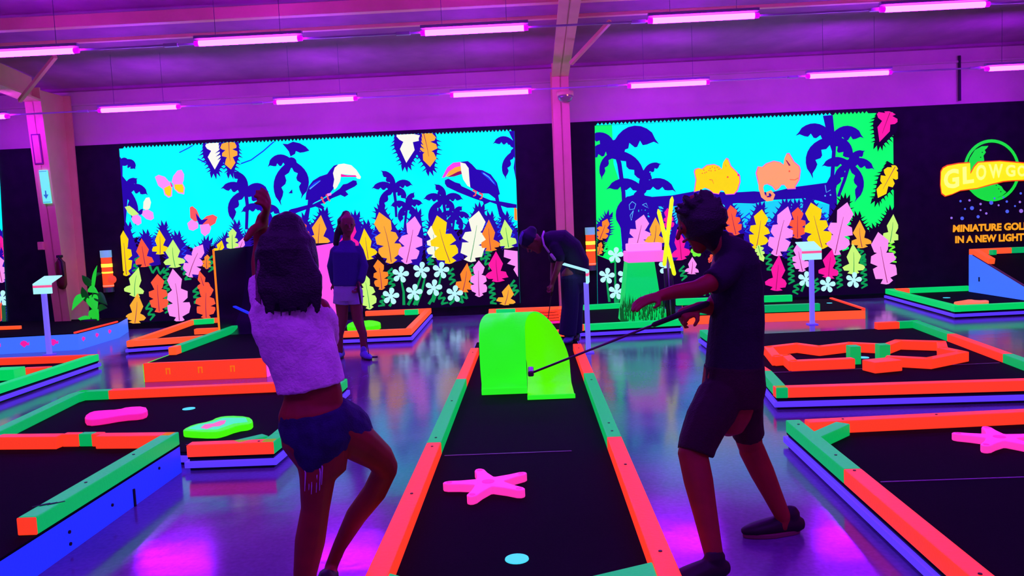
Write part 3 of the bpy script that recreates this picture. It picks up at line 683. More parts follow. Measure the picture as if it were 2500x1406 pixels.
sg.poly([(2363, 400), (2368, 385), (2380, 366), (2397, 357), (2413, 356), (2409, 362), (2404, 366), (2407, 372), (2401, 380), (2403, 392), (2395, 400), (2390, 425), (2370, 425), (2362, 412)], 's_gr')
sg.poly([(2364, 462), (2390, 452), (2430, 446), (2445, 455), (2450, 463), (2457, 469), (2446, 478), (2430, 484), (2410, 485), (2390, 479), (2374, 471)], 's_gr')
for x, y in ((2398, 372), (2394, 384), (2432, 452), (2438, 461), (2443, 468)): sg.disc((x, y), 1.5, 'dk', 6)
band = [(2297, 420), (2302, 411), (2313, 405), (2340, 400), (2368, 398), (2369, 425), (2378, 408), (2388, 397), (2440, 394), (2500, 399), (2560, 405), (2600, 408), (2600, 442), (2560, 440), (2500, 439), (2470, 440), (2448, 442), (2420, 449), (2385, 459),
        (2345, 464), (2325, 473), (2308, 478), (2299, 471), (2296, 450)]
cx, cy = 2400, 432
sg.poly([(x+(-1.6 if x < 2400 else 1.6), y+(-2.6 if y < cy else 2.6)) for x, y in band], 's_rd'); sg.poly(band, 's_ye')
sg.y = MY
o = sg.m.build('wall_logo', MMAT+EXTRA)
SIGN = o; tag(SIGN, 'round green and yellow logo with lettering painted on the black wall at the right', 'sign')
def text_quad(s, quad, material, parent, name='lettering', bold=0.03, y=MY):
    cu = bpy.data.curves.new('t', 'FONT'); cu.body = s; cu.size = 1; cu.offset = bold; cu.resolution_u = 3
    ob = bpy.data.objects.new('t', cu); C.objects.link(ob)
    dg = bpy.context.evaluated_depsgraph_get(); dg.update()
    me = bpy.data.meshes.new_from_object(ob.evaluated_get(dg)); bpy.data.objects.remove(ob)
    xs = [v.co.x for v in me.vertices]; ys = [v.co.y for v in me.vertices]
    x0, x1, y0, y1 = min(xs), max(xs), min(ys), max(ys)
    (ax, ay), (bx, by), (cx, cy), (dx, dy) = quad   # tl tr br bl
    o3 = ORG[parent.name]
    for v in me.vertices:
        u = (v.co.x-x0)/(x1-x0); w = (v.co.y-y0)/(y1-y0)
        tx = ax+(bx-ax)*u; ty = ay+(by-ay)*u; qx = dx+(cx-dx)*u; qy = dy+(cy-dy)*u
        p = P(qx+(tx-qx)*w, qy+(ty-qy)*w, y=y); v.co = p-o3
    me.materials.append(material)
    o = bpy.data.objects.new(name, me); C.objects.link(o); o.parent = parent; ORG[o.name] = o3
    return o
yS = MY-0.012
for ch, quad in (('G', [(2304, 417), (2341, 409), (2342, 458), (2304, 462)]), ('L', [(2350, 408), (2377, 404), (2378, 446), (2351, 450)]), ('O', [(2383, 403), (2408, 401), (2408, 438), (2383, 442)]),
                 ('W', [(2413, 401), (2449, 400), (2447, 433), (2417, 437)]), ('G', [(2455, 402), (2479, 402), (2479, 431), (2456, 432)]), ('O', [(2484, 403), (2506, 404), (2506, 431), (2484, 431)]),
                 ('L', [(2512, 405), (2532, 406), (2532, 431), (2512, 431)]), ('F', [(2537, 407), (2557, 408), (2557, 432), (2537, 432)])):
    text_quad(ch, quad, EXTRA[2], SIGN, 'letter', 0.035, yS)
text_quad('MINIATURE GOLF', [(2327, 549), (2510, 542), (2510, 561), (2326, 567)], EXTRA[3], SIGN, 'lettering', 0.05, yS)
text_quad('IN A NEW LIGHT', [(2332, 576), (2500, 569), (2500, 588), (2332, 594)], EXTRA[3], SIGN, 'lettering', 0.05, yS)
dots = MB(); dots.m = 0
for x, y, r, k in ((2323, 532, 3, 1), (2349, 533, 4.5, 0), (2388, 529, 4, 0), (2345, 491, 3, 0), (2367, 489, 3, 1), (2356, 510, 2.5, 0), (2373, 508, 5, 0), (2394, 498, 3, 1), (2394, 513, 2.5, 1), (2408, 521, 3, 1),
                  (2420, 495, 5, 0), (2428, 484, 2.5, 0), (2450, 482, 2.5, 0), (2438, 501, 2.5, 1), (2458, 492, 3, 0), (2459, 516, 4.5, 0), (2478, 503, 2.5, 0), (2490, 493, 3, 1), (2493, 515, 5, 1), (2492, 472, 3, 0)):
    dots.m = k; vs = [P(x+r*math.cos(t), y+r*math.sin(t), y=yS) for t in [2*math.pi*i/10 for i in range(10)]]
    dots.add(vs[::-1], [list(range(10))])
dots.build('star_dot_pattern', [EXTRA[5], EXTRA[6]], SIGN)

# ================================================================ MINI GOLF LANES
ZC, ZR, RW = 0.09, 0.17, 0.09
def lane_base(t, poly, zc=ZC, strip=True, z0=0.062, fascia=None, out=0.014):
    """raised platform: carpet on top, dark recessed skirt and a violet kick strip at the floor"""
    if strip:
        MB().prism(offset_poly(poly, out), 0.022, z0).build('kick_strip', VIOLET, t, bevel=0.003)
        MB().prism(offset_poly(poly, -0.012), 0.0, zc-0.012).build('skirt', BLACKP, t)
    else:
        MB().prism(offset_poly(poly, -0.002), 0.0, zc-0.012).build('fascia', fascia, t)
    MB().prism(offset_poly(poly, -0.004), zc-0.012, zc).build('carpet', CARPET, t)
def rail(t, p, q, m, z0=ZC, z1=ZR, w=RW, side=1, name='rail'):
    return MB().beam(p, q, w, z0, z1, side).build(name, m, t, bevel=0.006)
def split_rail(t, p, q, cuts, z0=ZC, z1=ZR, w=RW, side=1):
    """rail of several timbers: cuts = [(fraction, material), ...] ending at 1"""
    p = Vector(p); q = Vector(q); a = 0
    for f, m in cuts:
        rail(t, p.lerp(q, a), p.lerp(q, f), m, z0, z1, w, side); a = f
def screws(t, pts, z=ZR):
    for x, y in pts:
        MB().loft([(x, y, z-0.004), (x, y, z+0.003)], [0.008, 0.008], n=10, cap=False).build('screw', SCREW, t)
def cup(t, c, z=ZC, r=0.052):
    m = MB(); n = 24
    m.loft([(c[0], c[1], z-0.005), (c[0], c[1], z+0.004)], [r, r*0.96], n=n, cap=False)
    m.build('hole_cup', CYAN, t, smooth=False)
def cx2(poly):
    return (sum(p[0] for p in poly)/len(poly), sum(p[1] for p in poly)/len(poly), 0)

# ---- centre lane
zr = ZR
a0, a1 = XY(895, 1406, zr), XY(1147, 850, zr)
b0, b1 = XY(1630, 1406, zr), XY(1431, 838, zr)
xl = (a0[0]+a1[0])/2; xr = (b0[0]+b1[0])/2
y0 = 2.75; y1 = P(1431, 838, z=zr).y; yend = y1+0.95
poly = [(xl, y0), (xr, y0), (xr, yend), (xl, yend)]
t = empty('mini_golf_lane', cx2(poly), 'long black carpeted golf lane in the centre, running away with orange and green side rails', 'golf lane', 'mini golf lanes')
LANE_C = t
lane_base(t, poly)
yl = [P(1042, 1080, z=zr).y, P(1115, 925, z=zr).y]; yr_ = [P(1510, 1065, z=zr).y, P(1440, 910, z=zr).y]
for ya, yb, m in ((y0, yl[0], ORANGE), (yl[0], yl[1], GREEN), (yl[1], y1, ORANGE)): rail(t, (xl, ya), (xl, yb), m, side=-1)
for ya, yb, m in ((y0, yr_[0], ORANGE), (yr_[0], yr_[1], GREEN), (yr_[1], y1, ORANGE)): rail(t, (xr, ya), (xr, yb), m, side=1)
screws(t, [(xl+0.045, y) for y in (3.9, 4.75, 4.95, 6.0, 8.3)]+[(xr-0.045, y) for y in (3.1, 4.25, 4.95, 5.15, 6.6, 8.3)])
ys_ = P(1290, 1105, z=ZC).y
MB().box(((xl+xr)/2-0.1, ys_, ZC+0.0015), (xr-xl-0.42, 0.008, 0.003)).build('carpet_seam', SEAM, t)
h = XY(1262, 1365, ZC); cup(t, h)
# corner deflector blocks at the near end
m = MB(); m.prism([(xr-0.09, 3.02), (xr-0.09, y0+0.04), (xr-0.42, y0+0.04), (xr-0.34, 2.93-0.02)], ZC, ZR-0.005); m.build('corner_block', GREEN, t, bevel=0.006)
m = MB(); m.prism([(xl+0.09, 3.0), (xl+0.09, y0+0.04), (xl+0.42, y0+0.04)], ZC, ZR-0.005); m.build('corner_block', GREEN, t, bevel=0.006)

# ---- right front lane
A = XY(1918, 1025, zr); Bp = Vector(XY(2059, 1144, zr)); E = Vector(XY(2366, 1406, zr)); A = Vector(A)
dr = (E-A).normalized(); E2 = A+dr*3.6
Bk = Vector(XY(2500, 997, zr)); db = (Bk-A).normalized(); Bk2 = A+db*3.2
poly = [tuple(A), tuple(E2), tuple(E2+db*3.0), tuple(Bk2)]
t = empty('mini_golf_lane', cx2(poly), 'golf lane in the right foreground with a green and orange rail and pointed corner', 'golf lane', 'mini golf lanes')
lane_base(t, poly)
rail(t, A, Bp, GREEN, side=1); rail(t, Bp, E2, ORANGE, side=1)
rail(t, A+dr*0.0+db*0.12, Bk2, ORANGE, side=-1)
g0 = Vector(XY(1985, 1062, zr)); g1 = Vector(XY(2058, 1030, zr)); rail(t, g0, g1, GREEN, side=0, z1=ZR-0.004, name='corner_block')
screws(t, [tuple(A+dr*k+Vector((-dr.y, dr.x))*0.045) for k in (0.12, 0.78, 1.05, 2.25)]+[tuple(A+db*k-Vector((-db.y, db.x))*0.045) for k in (0.35, 0.95)])
sa = Vector(XY(2150, 1177, ZC)); sb = Vector(XY(2500, 1165, ZC)); MB().beam(sa, sb, 0.008, ZC, ZC+0.003).build('carpet_seam', SEAM, t)

# ---- right middle lane with the orange maze
A = Vector(XY(1894, 947, zr)); Rf = Vector(XY(2500, 929, zr)); Lc = Vector(XY(1857, 905, zr)); Bl = Vector(XY(1708, 805, zr))
Tb = Vector(XY(2134, 786, zr)); Tc = Vector(XY(2240, 781, zr)); Rb = Vector(XY(2500, 872, zr))
df = (Rf-A).normalized(); d2 = (Rb-Tc).normalized()
kx = ((A.x-Tc.x)*df.y-(A.y-Tc.y)*df.x)/(d2.x*df.y-d2.y*df.x)
Rb2 = Tc+d2*(kx-0.45); Rf2 = Rb2-df*0.0+Vector((0.0, -0.42)); Rf2 = A+df*((Rf2-A).dot(df))
poly = [tuple(A), tuple(Rf2), tuple(Rb2), tuple(Tc), tuple(Bl), tuple(Lc)]; LK = (Rb2-Tc).length
t = empty('mini_golf_lane', cx2(poly), 'wide golf lane at the right carrying the orange maze rails, green and orange border', 'golf lane', 'mini golf lanes')
lane_base(t, poly)
rail(t, A, Rf2, ORANGE, side=1); rail(t, Lc, A, GREEN, side=1); split_rail(t, Bl, Lc, [(0.25, GREEN), (1, ORANGE)], side=1)
k0 = (Vector(XY(2335, 814, zr))-Tc).length/LK; k1 = min(0.97, (Vector(XY(2478, 863, zr))-Tc).length/LK)
split_rail(t, Tc, Rb2, [(k0, GREEN), (k1, ORANGE), (1, GREEN)], side=-1)
mid = Tb.lerp(Tc, 0.5); rail(t, Tb, mid, ORANGE, side=-1); rail(t, mid, Tc, GREEN, side=-1)
cup(t, XY(2108, 873, ZC))
sa = Vector(XY(1880, 910, ZC)); sb = Vector(XY(2440, 886, ZC)); MB().beam(sa, sb, 0.008, ZC, ZC+0.003).build('carpet_seam', SEAM, t)
# the maze
def chain(name, pts, m, lab, cat, closed=False, z0=ZC, z1=0.18, w=0.085, grp=None):
    ps = [Vector(XY(x, y, z1)) for x, y in pts]; c = cx2(ps)
    t = empty(name, (c[0], c[1], z0), lab, cat, grp)
    seq = list(zip(ps, ps[1:]+([ps[0]] if closed else []))) if closed else list(zip(ps, ps[1:]))
    for p, q in seq:
        e = (q-p).normalized()*0.03
        rail(t, p-e, q+e, m, z0, z1, w, 0, 'timber')
    return t
chain('maze_barrier', [(2075, 874), (1936, 880), (1920, 866), (1895, 868), (1876, 846), (1945, 838), (2000, 845), (2075, 836), (2165, 840), (2192, 830), (2298, 833), (2302, 848), (2350, 858), (2268, 874), (2172, 869)],
      ORANGE, 'zigzag ring of orange timbers forming a maze on the right lane', 'golf obstacle', z0=ZC+0.001)
for (x, y), lab in (((2084, 880), 'upright green block at the left gate of the orange maze'), ((2155, 876), 'upright green block at the right gate of the orange maze')):
    c = XY(x, y+8, ZC); o = MB().box((c[0], c[1], ZC+0.085), (0.095, 0.11, 0.165)).build('gate_block', GREEN, bevel=0.006); tag(o, lab, 'block', 'green gate blocks of the maze')
c = XY(2160, 908, ZC); Rz = Matrix.Rotation(0.25, 3, 'Z')
o = MB().box((c[0], c[1]+0.05, ZC+0.05), (0.27, 0.17, 0.095), Rz).build('wooden_block', ORANGE, bevel=0.006); tag(o, 'short orange block lying in front of the maze gate', 'block')

# ---- right back lane, green, with the blue ramp
L0 = Vector(XY(2161, 705, zr)); L1_ = Vector(XY(2330, 747, zr)); L2_ = Vector(XY(2362, 697, zr)); e = (Vector(XY(2500, 739, zr))-L1_).normalized(); L3 = L1_+e*2.4; L4 = L0+(L2_-L0).normalized()*3.4
poly = [tuple(L0), tuple(L1_), tuple(L3), tuple(L4)]
t = empty('mini_golf_lane', cx2(poly), 'green railed golf lane below the blue ramp at the right, under the wall logo', 'golf lane', 'mini golf lanes')
lane_base(t, poly)
rail(t, L0, L1_, GREEN_B, side=1); rail(t, L1_, L3, GREEN_B, side=1)
pk = L0.lerp(L2_, 0.10); pm = L0.lerp(L2_, 0.27)
rail(t, L0, pk, GREEN_B, side=-1); rail(t, pk, pm, ORANGE_FAR, side=-1); rail(t, pm, L2_, GREEN_B, side=-1)
cup(t, XY(2311, 727, ZC))
# ramp
xs_ = P(2362, 712, z=ZC).x+0.02; yb_ = P(2362, 712, z=ZC).y; yf_ = 11.0
yb_ = min(yb_, 13.1); zt = P(2358, 622, y=yb_).z
t = empty('golf_ramp', (xs_+0.6, 12.0, ZC), 'tall blue sided ramp with orange top rails sloping down in the right back corner', 'golf obstacle')
def tri_panel(x, th):
    m = MB(); ys = [(yf_, ZC), (yb_, ZC), (yb_, zt), (yb_-0.12, zt), (yf_, ZC+0.06)]
    vs = [(x, y, z) for y, z in ys]+[(x+th, y, z) for y, z in ys]; n = 5
    return m.add(vs, [list(range(n)), list(range(n, 2*n))[::-1]]+[[i, i+n, (i+1) % n+n, (i+1) % n] for i in range(n)])
tri_panel(xs_, 0.02).build('side_panel', SKYBLUE, t); tri_panel(xs_+1.3, 0.02).build('side_panel', SKYBLUE, t)
m = MB(); m.add([(xs_+0.02, yf_, ZC+0.04), (xs_+1.3, yf_, ZC+0.04), (xs_+1.3, yb_-0.12, zt-0.03), (xs_+0.02, yb_-0.12, zt-0.03), (xs_+1.3, yb_, zt-0.03), (xs_+0.02, yb_, zt-0.03)], [[0, 1, 2, 3], [3, 2, 4, 5]])
m.build('ramp_surface', CARPET, t)
m = MB().bar((xs_+0.01, yf_+0.02, ZC+0.07), (xs_+0.01, yb_-0.12, zt), 0.035, 0.012); m.build('edge_trim', mat('worn_edge', (120, 70, 80), 0.6), t)
sl = (zt-ZC-0.06)/(yb_-0.12-yf_)
def on(y): return zt+(y-(yb_-0.12))*sl
m = MB().bar((xs_+0.05, yb_-0.55, on(yb_-0.55)+0.045), (xs_+0.05, yb_-0.10, zt+0.045), 0.10, 0.09); m.build('rail', ORANGE_FAR, t, bevel=0.006)
m = MB().bar((xs_, yb_-0.05, zt+0.045), (xs_+0.62, yb_-0.05, zt+0.045), 0.10, 0.09); m.build('rail', ORANGE_FAR, t, bevel=0.006)
m = MB().bar((xs_+0.26, yb_-0.16, zt+0.03), (xs_+0.33, yb_-0.14, zt+0.03), 0.08, 0.08); m.build('corner_block', GREEN, t, bevel=0.006)
m = MB().bar((xs_+0.62, yb_-0.05, zt+0.045), (xs_+1.32, yb_-0.12, zt+0.045), 0.10, 0.09); m.build('rail', GREEN, t, bevel=0.006)
MB().box((xs_-0.004, 12.6, ZC+0.22), (0.006, 0.03, 0.07)).build('handle_slot', BLACKP, t)

# ---- orange lane at the back right, with stepped green rails
zj = 0.13
F0 = Vector(XY(1668, 770, zj)); F1 = Vector(XY(2113, 755, zj)); B1 = Vector(XY(2033, 729, zj)); ef = (F1-F0).normalized()
B0 = B1-ef*(F1-F0).length*0.94
poly = [tuple(F0), tuple(F1), tuple(B1), tuple(B0)]
t = empty('mini_golf_lane', cx2(poly), 'low golf lane with a long orange side board and green rails, behind the boy', 'golf lane', 'mini golf lanes')
lane_base(t, poly, zc=zj, strip=False, fascia=ORANGE_FAR)
g = Vector(XY(1998, 757, zj)); g_ = F0+(g-F0).dot(ef)*ef
rail(t, F0+ef*0.2, g_, GREEN, z0=zj, z1=zj+0.1, side=1)
g2 = Vector(XY(1935, 736, zj)); rail(t, g2-ef*1.75, g2, GREEN_B, z0=zj, z1=zj+0.1, side=1)
rail(t, F1, B1, ORANGE, z0=zj-0.02, z1=zj+0.02, w=0.05, side=1)
cup(t, XY(2025, 740, zj), z=zj, r=0.04)

# ---- green lane with the hut
I0 = Vector(XY(1415, 793, zr)); I1 = Vector(XY(1664, 780, zr)); I2 = Vector((I1.x+0.03, 12.75)); I3 = Vector(XY(1422, 744, zr))
poly = [tuple(I0), tuple(I1), tuple(I2), tuple(I3)]
t = empty('mini_golf_lane', cx2(poly), 'green railed golf lane at the back, holding the green and pink hut', 'golf lane', 'mini golf lanes')
lane_base(t, poly)
split_rail(t, I0, I1, [(0.045, ORANGE_FAR), (1, GREEN_B)], side=1); split_rail(t, I3, I2, [(1, GREEN_B)], side=-1); rail(t, I1+Vector((0, .09)), I2-Vector((0, .09)), GREEN, side=1)

# ---- orange lane behind the green loop
H0 = Vector(XY(1184, 813, zr)); H3 = Vector(XY(1194, 754, zr)); H2 = Vector(XY(1376, 747, zr)); H1 = Vector(XY(1390, 805, zr))
eh = (H2-H3).normalized(); H1 = H0+eh*(H1-H0).length
poly = [tuple(H0), tuple(H1), tuple(H2), tuple(H3)]
t = empty('mini_golf_lane', cx2(poly), 'orange railed golf lane directly behind the green loop', 'golf lane', 'mini golf lanes')
lane_base(t, poly)
rail(t, H0, H1, ORANGE_FAR, side=1); rail(t, H3, H0, ORANGE_FAR, side=1); rail(t, H2, H3, ORANGE_FAR, side=1); rail(t, H1, H2, ORANGE_FAR, side=1)
g = H3+eh*0.12+Vector((0, -0.1)); rail(t, g, g+eh*0.30, GREEN_B, side=-1, z1=ZR+0.003)
# ribbed orange obstacle on it
c = XY(1338, 790, ZC); t = empty('ribbed_mound', (c[0], c[1], ZC), 'low mound of stacked curved orange slats behind the green loop', 'golf obstacle')
for k in range(5):
    r = 0.36-0.05*k; z = ZC+0.005+0.035*k; m = MB()
    pts = [(c[0]+r*math.cos(a_), c[1]+0.25+r*0.8*math.sin(a_), z+0.014) for a_ in [math.pi+math.pi*i/10 for i in range(11)]]
    for p_, q_ in zip(pts, pts[1:]): m.bar(p_, q_, 0.09, 0.022)
    m.build('slat', ORANGE if k else HOTPINK, t)

# ---- orange lane behind the standing woman
G3 = Vector(XY(770, 764, zr)); G2 = Vector(XY(1053, 752, zr)); G1 = Vector(XY(1004, 803, zr)); eg = (G2-G3).normalized(); G0 = G1-eg*1.14; G3 = Vector((G0.x, G3.y))
poly = [tuple(G0), tuple(G1), tuple(G2), tuple(G3)]
t = empty('mini_golf_lane', cx2(poly), 'orange railed golf lane behind the standing woman, beside the pink slide', 'golf lane', 'mini golf lanes')
lane_base(t, poly)
rail(t, G0, G1, ORANGE_FAR, side=1); rail(t, G1, G2, ORANGE_FAR, side=1); rail(t, G2, G3, ORANGE_FAR, side=1)
g = G2-eg*0.20+Vector((0, -0.1)); rail(t, g-eg*0.22, g, GREEN_B, side=-1, z1=ZR+0.003)

# ---- orange lane on the left, pointed
E0 = Vector(XY(308, 833, zr)); E1 = Vector(XY(468, 779, zr)); E2_ = Vector(XY(575, 772, zr)); E3 = Vector(XY(440, 823, zr))
ee = (E2_-E1).normalized(); E3 = E0+ee*1.21; E2_ = E1+ee*1.40
poly = [tuple(E0), tuple(E3), tuple(E2_), tuple(E1)]
t = empty('mini_golf_lane', cx2(poly), 'orange railed golf lane with a sharp left corner, behind the black ramp', 'golf lane', 'mini golf lanes')
lane_base(t, poly)
rail(t, E0, E3, ORANGE_FAR, side=1); rail(t, E1, E0, ORANGE_FAR, side=1); rail(t, E2_, E1, ORANGE_FAR, side=1)
g = E1+ee*0.03+Vector((0, -0.1)); rail(t, g, g+ee*0.36, GREEN_B, side=-1, z1=ZR+0.003)
c = XY(497, 815, ZC); rail(t, (c[0]-0.12, c[1]), (c[0]+0.2, c[1]+0.01), ORANGE_FAR, side=0, w=0.1, name='block')

# ---- black quarter-pipe ramp lane with orange front board and pink side
zf_ = 0.19
Fl = Vector(XY(352, 889, zf_)); xf = Fl.x; yf = Fl.y; xw = 1.30
poly = [(xf, yf), (xf+xw, yf), (xf+xw, yf+3.1), (xf, yf+3.1)]
t = empty('mini_golf_lane', cx2(poly), 'raised golf lane with an orange front board leading to a tall black quarter pipe', 'golf lane', 'mini golf lanes')
RL = t
MB().prism(poly, 0.0, zf_-0.012).build('platform', BLACKP, t)
MB().box((xf+xw/2, yf-0.012, zf_/2), (xw, 0.02, zf_)).build('front_board', ORANGE, t, bevel=0.004)
MB().box((xf+xw/2, yf-0.0, zf_+0.004), (xw, 0.05, 0.014)).build('edge_trim', ORANGE, t, bevel=0.003)
MB().box((xf-0.008, yf+0.9, zf_/2), (0.014, 1.8, zf_)).build('side_board', LIME, t)
MB().prism(offset_poly(poly, -0.004), zf_-0.012, zf_).build('carpet', CARPET, t)
MB().box((xf+xw+0.008, yf+1.0, zf_/2), (0.014, 2.0, zf_)).build('side_board', SLIDEPINK, t)
AMBER = neon('neon_amber', (255, 120, 20), 0.8)
for k in range(3):
    cx_ = xf+0.26+0.345*k; m = MB(); yy = yf-0.024
    for dx, w_ in ((-0.018, 0.012), (0.018, 0.012)): m.box((cx_+dx, yy, 0.105), (w_, 0.004, 0.06))
    m.box((cx_, yy, 0.135), (0.05, 0.004, 0.014)); m.build('palm_motif', AMBER, t)
r0 = Vector(XY(409, 848, 0.27)); r1 = Vector(XY(552, 796, 0.27)); 
rx = xf+0.045
ya_ = P(412, 850, z=0.27).y; yb2 = P(552, 797, z=0.27).y
rail(t, (rx, ya_), (rx, ya_+0.14), ORANGE_FAR, z0=zf_, z1=0.28, side=0); rail(t, (rx, ya_+0.14), (rx, yb2), GREEN, z0=zf_, z1=0.28, side=0)
rail(t, (xf+xw-0.045, ya_), (xf+xw-0.045, yb2), GREEN, z0=zf_, z1=0.28, side=0)
# the quarter pipe
yq = 10.35; ye = 11.55; zq = 1.34
def qpanel(x, th, m_, nm):
    prof = [(yq, zf_), (ye, zf_), (ye, zq), (yq, zq-0.02)]; n = 4
    vs = [(x, y, z) for y, z in prof]+[(x+th, y, z) for y, z in prof]
    MB().add(vs, [list(range(n)), list(range(n, 2*n))[::-1]]+[[i, i+n, (i+1) % n+n, (i+1) % n] for i in range(n)]).build(nm, m_, t)
qpanel(xf-0.0, 0.012, BLACKP, 'left_side_panel'); qpanel(xf+xw+0.006, 0.012, SLIDEPINK, 'right_side_panel'); qpanel(xf+xw-0.012, 0.012, BLACKP, 'right_inner_panel')
MB().bar((xf+0.004, yq-0.008, zf_), (xf+0.004, yq-0.008, zq), 0.022, 0.016).build('edge_trim', neon('neon_edge_orange', (255, 130, 30), 0.95), t)
MB().bar((xf+xw+0.004, yq-0.008, zf_), (xf+xw+0.004, yq-0.008, zq), 0.022, 0.016).build('edge_trim', SLIDEPINK, t)
m = MB(); N = 18; Rq = 1.05; vs = []
for i in range(N+1):
    a_ = math.pi/2*i/N; vs += [(xf+0.012, yq+0.1+Rq*math.sin(a_), zf_+0.004+(zq-zf_)*(1-math.cos(a_))), (xf+xw-0.012, yq+0.1+Rq*math.sin(a_), zf_+0.004+(zq-zf_)*(1-math.cos(a_)))]
m.add(vs, [[2*i, 2*i+1, 2*i+3, 2*i+2] for i in range(N)]); m.build('curved_surface', mat('glossy_black_sheet', (22, 14, 40), 0.3, spec=0.6), t, smooth=True)
MB().bar(P(572, 748, y=10.6), P(622, 771, y=10.3), 0.05, 0.02).build('blue_bar', BLUE, t, bevel=0.006)  # short slanted blue bar low on the curve

# ---- blue raised lane at the far left
zd = 0.24
D0 = Vector(XY(-180, 833, zd)); D1 = Vector(XY(190, 813, zd)); D2 = Vector(XY(289, 787, zd)); 
poly = [tuple(D0), tuple(D1), tuple(D2), (D2.x-0.25, 13.0), (D0.x-0.2, 13.0)]
t = empty('mini_golf_lane', cx2(poly), 'blue sided raised lane with pink fish motifs at the far left', 'golf lane', 'mini golf lanes')
lane_base(t, poly, zc=zd, strip=False, fascia=SKYBLUE)
rail(t, D1.lerp(D2, -0.05), D2, ORANGE, z0=zd, z1=zd+0.025, w=0.03, side=1)
MB().bar(P(-60, 803, z=zd+0.03), P(50, 799, z=zd+0.03), 0.06, 0.05).build('rail', ORANGE_FAR, t, bevel=0.005)
def fish(p, e, s_):
    m = MB(); n_ = Vector((e.y, -e.x)); base_ = Vector((p.x, p.y, 0))
    def q(u, v): return (p.x+e.x*u*s_+n_.x*0.004, p.y+e.y*u*s_+n_.y*0.004, p.z+v*s_)
    out = [(-.045, 0), (-.03, .028), (0, .04), (.03, .028), (.045, .004), (.062, .022), (.06, -.02), (.03, -.018), (0, -.045), (-.025, -.02)]
    m.add([q(u, v) for u, v in out]+[(q(u, v)[0]+n_.x*0.004, q(u, v)[1]+n_.y*0.004, q(u, v)[2]) for u, v in out],
          [list(range(10)), list(range(10, 20))[::-1]]+[[i, (i+1) % 10, (i+1) % 10+10, i+10] for i in range(10)])
    m.build('fish_motif', HOTPINK, t)
e1 = (D1-D0).normalized(); e2 = (D2-D1).normalized(); up = Vector((0, 0, 1))
for x in (22, 83, 146):
    pz = P(x, 834-(x*0.03), z=0.135); k = (Vector((pz.x, pz.y))-D0).dot(e1); q_ = D0+e1*k; fish(Vector((q_.x, q_.y, 0.13)), e1, 1.15)
for k in (0.10, 0.42, 0.74): q_ = D1.lerp(D2, k); fish(Vector((q_.x, q_.y, 0.14)), e2, 0.8)

# ---- small lane at the left edge
C1 = Vector(XY(241, 864, zr)); Cb = Vector(XY(0, 873, zr)); C0 = Vector(XY(0, 941, zr)); ec = (C0-C1).normalized(); eb = (Cb-C1).normalized()
C0 = C1+ec*3.2; Cb = C1+eb*3.4
poly = [tuple(C1), tuple(Cb), tuple(Cb-Vector((0, 2.0))), tuple(C0)]
t = empty('mini_golf_lane', cx2(poly), 'golf lane cut by the left frame edge, with green front rail and orange back rail', 'golf lane', 'mini golf lanes')
lane_base(t, poly)
rail(t, C0, C1, GREEN_B, side=1); rail(t, C1-Vector((0.0, 0.0)), Cb, ORANGE, side=1)
c = Vector(XY(10, 930, ZC)); o = MB().box((c.x-0.02, c.y+0.1, ZC+0.06), (0.26, 0.2, 0.115)).build('wooden_block', GREEN_B, bevel=0.006); tag(o, 'green block on the lane at the left frame edge', 'block')
c = Vector(XY(60, 920, ZC)); o = MB().box((c.x+0.10, c.y+0.07, ZC+0.045), (0.28, 0.10, 0.085), Matrix.Rotation(0.03, 3, 'Z')).build('wooden_block', ORANGE, bevel=0.006); tag(o, 'short orange block lying beside the green block at the left edge', 'block')

# ---- left middle lane with blob obstacles
B0_ = Vector(XY(-80, 1076, zr)); B1_ = Vector(XY(167, 962, zr)); B2_ = Vector(XY(200, 952, zr)); B3_ = Vector(XY(848, 924, zr)); B4_ = Vector(XY(695, 1058, zr)); B5_ = Vector(XY(668, 1079, zr)); B6_ = Vector(XY(330, 1094, zr))
B6_ = Vector((-2.27, B5_.y)); B7_ = Vector((-2.27, 5.12)); B0_ = Vector((-3.95, 5.38))
poly = [tuple(v) for v in (B0_, B7_, B6_, B5_, B4_, B3_, B2_, B1_)]
t = empty('mini_golf_lane', cx2(poly), 'golf lane behind the left foreground lane, holding the pink and lime blobs', 'golf lane', 'mini golf lanes')
lane_base(t, poly)
rail(t, B1_, B0_, GREEN, side=1); rail(t, B2_, B1_, GREEN, side=1)
eb_ = (B3_-B2_).normalized(); kk = (Vector(XY(275, 949, zr))-B2_).length/(B3_-B2_).length
split_rail(t, B3_, B2_, [(0.035, GREEN), (1-kk, ORANGE), (1, GREEN)], side=1)
rail(t, B6_, B5_, ORANGE, side=1); rail(t, B5_, B4_, GREEN, side=1); rail(t, B4_, B3_, GREEN, side=1)
g = B4_+Vector((-0.10, 0.05)); rail(t, Vector(XY(575, 1078, zr)), Vector(XY(648, 1061, zr)), GREEN, side=0, name='corner_block')
cup(t, XY(461, 998, ZC)); screws(t, [XY(456, 1086, zr), XY(632, 1077, zr)])

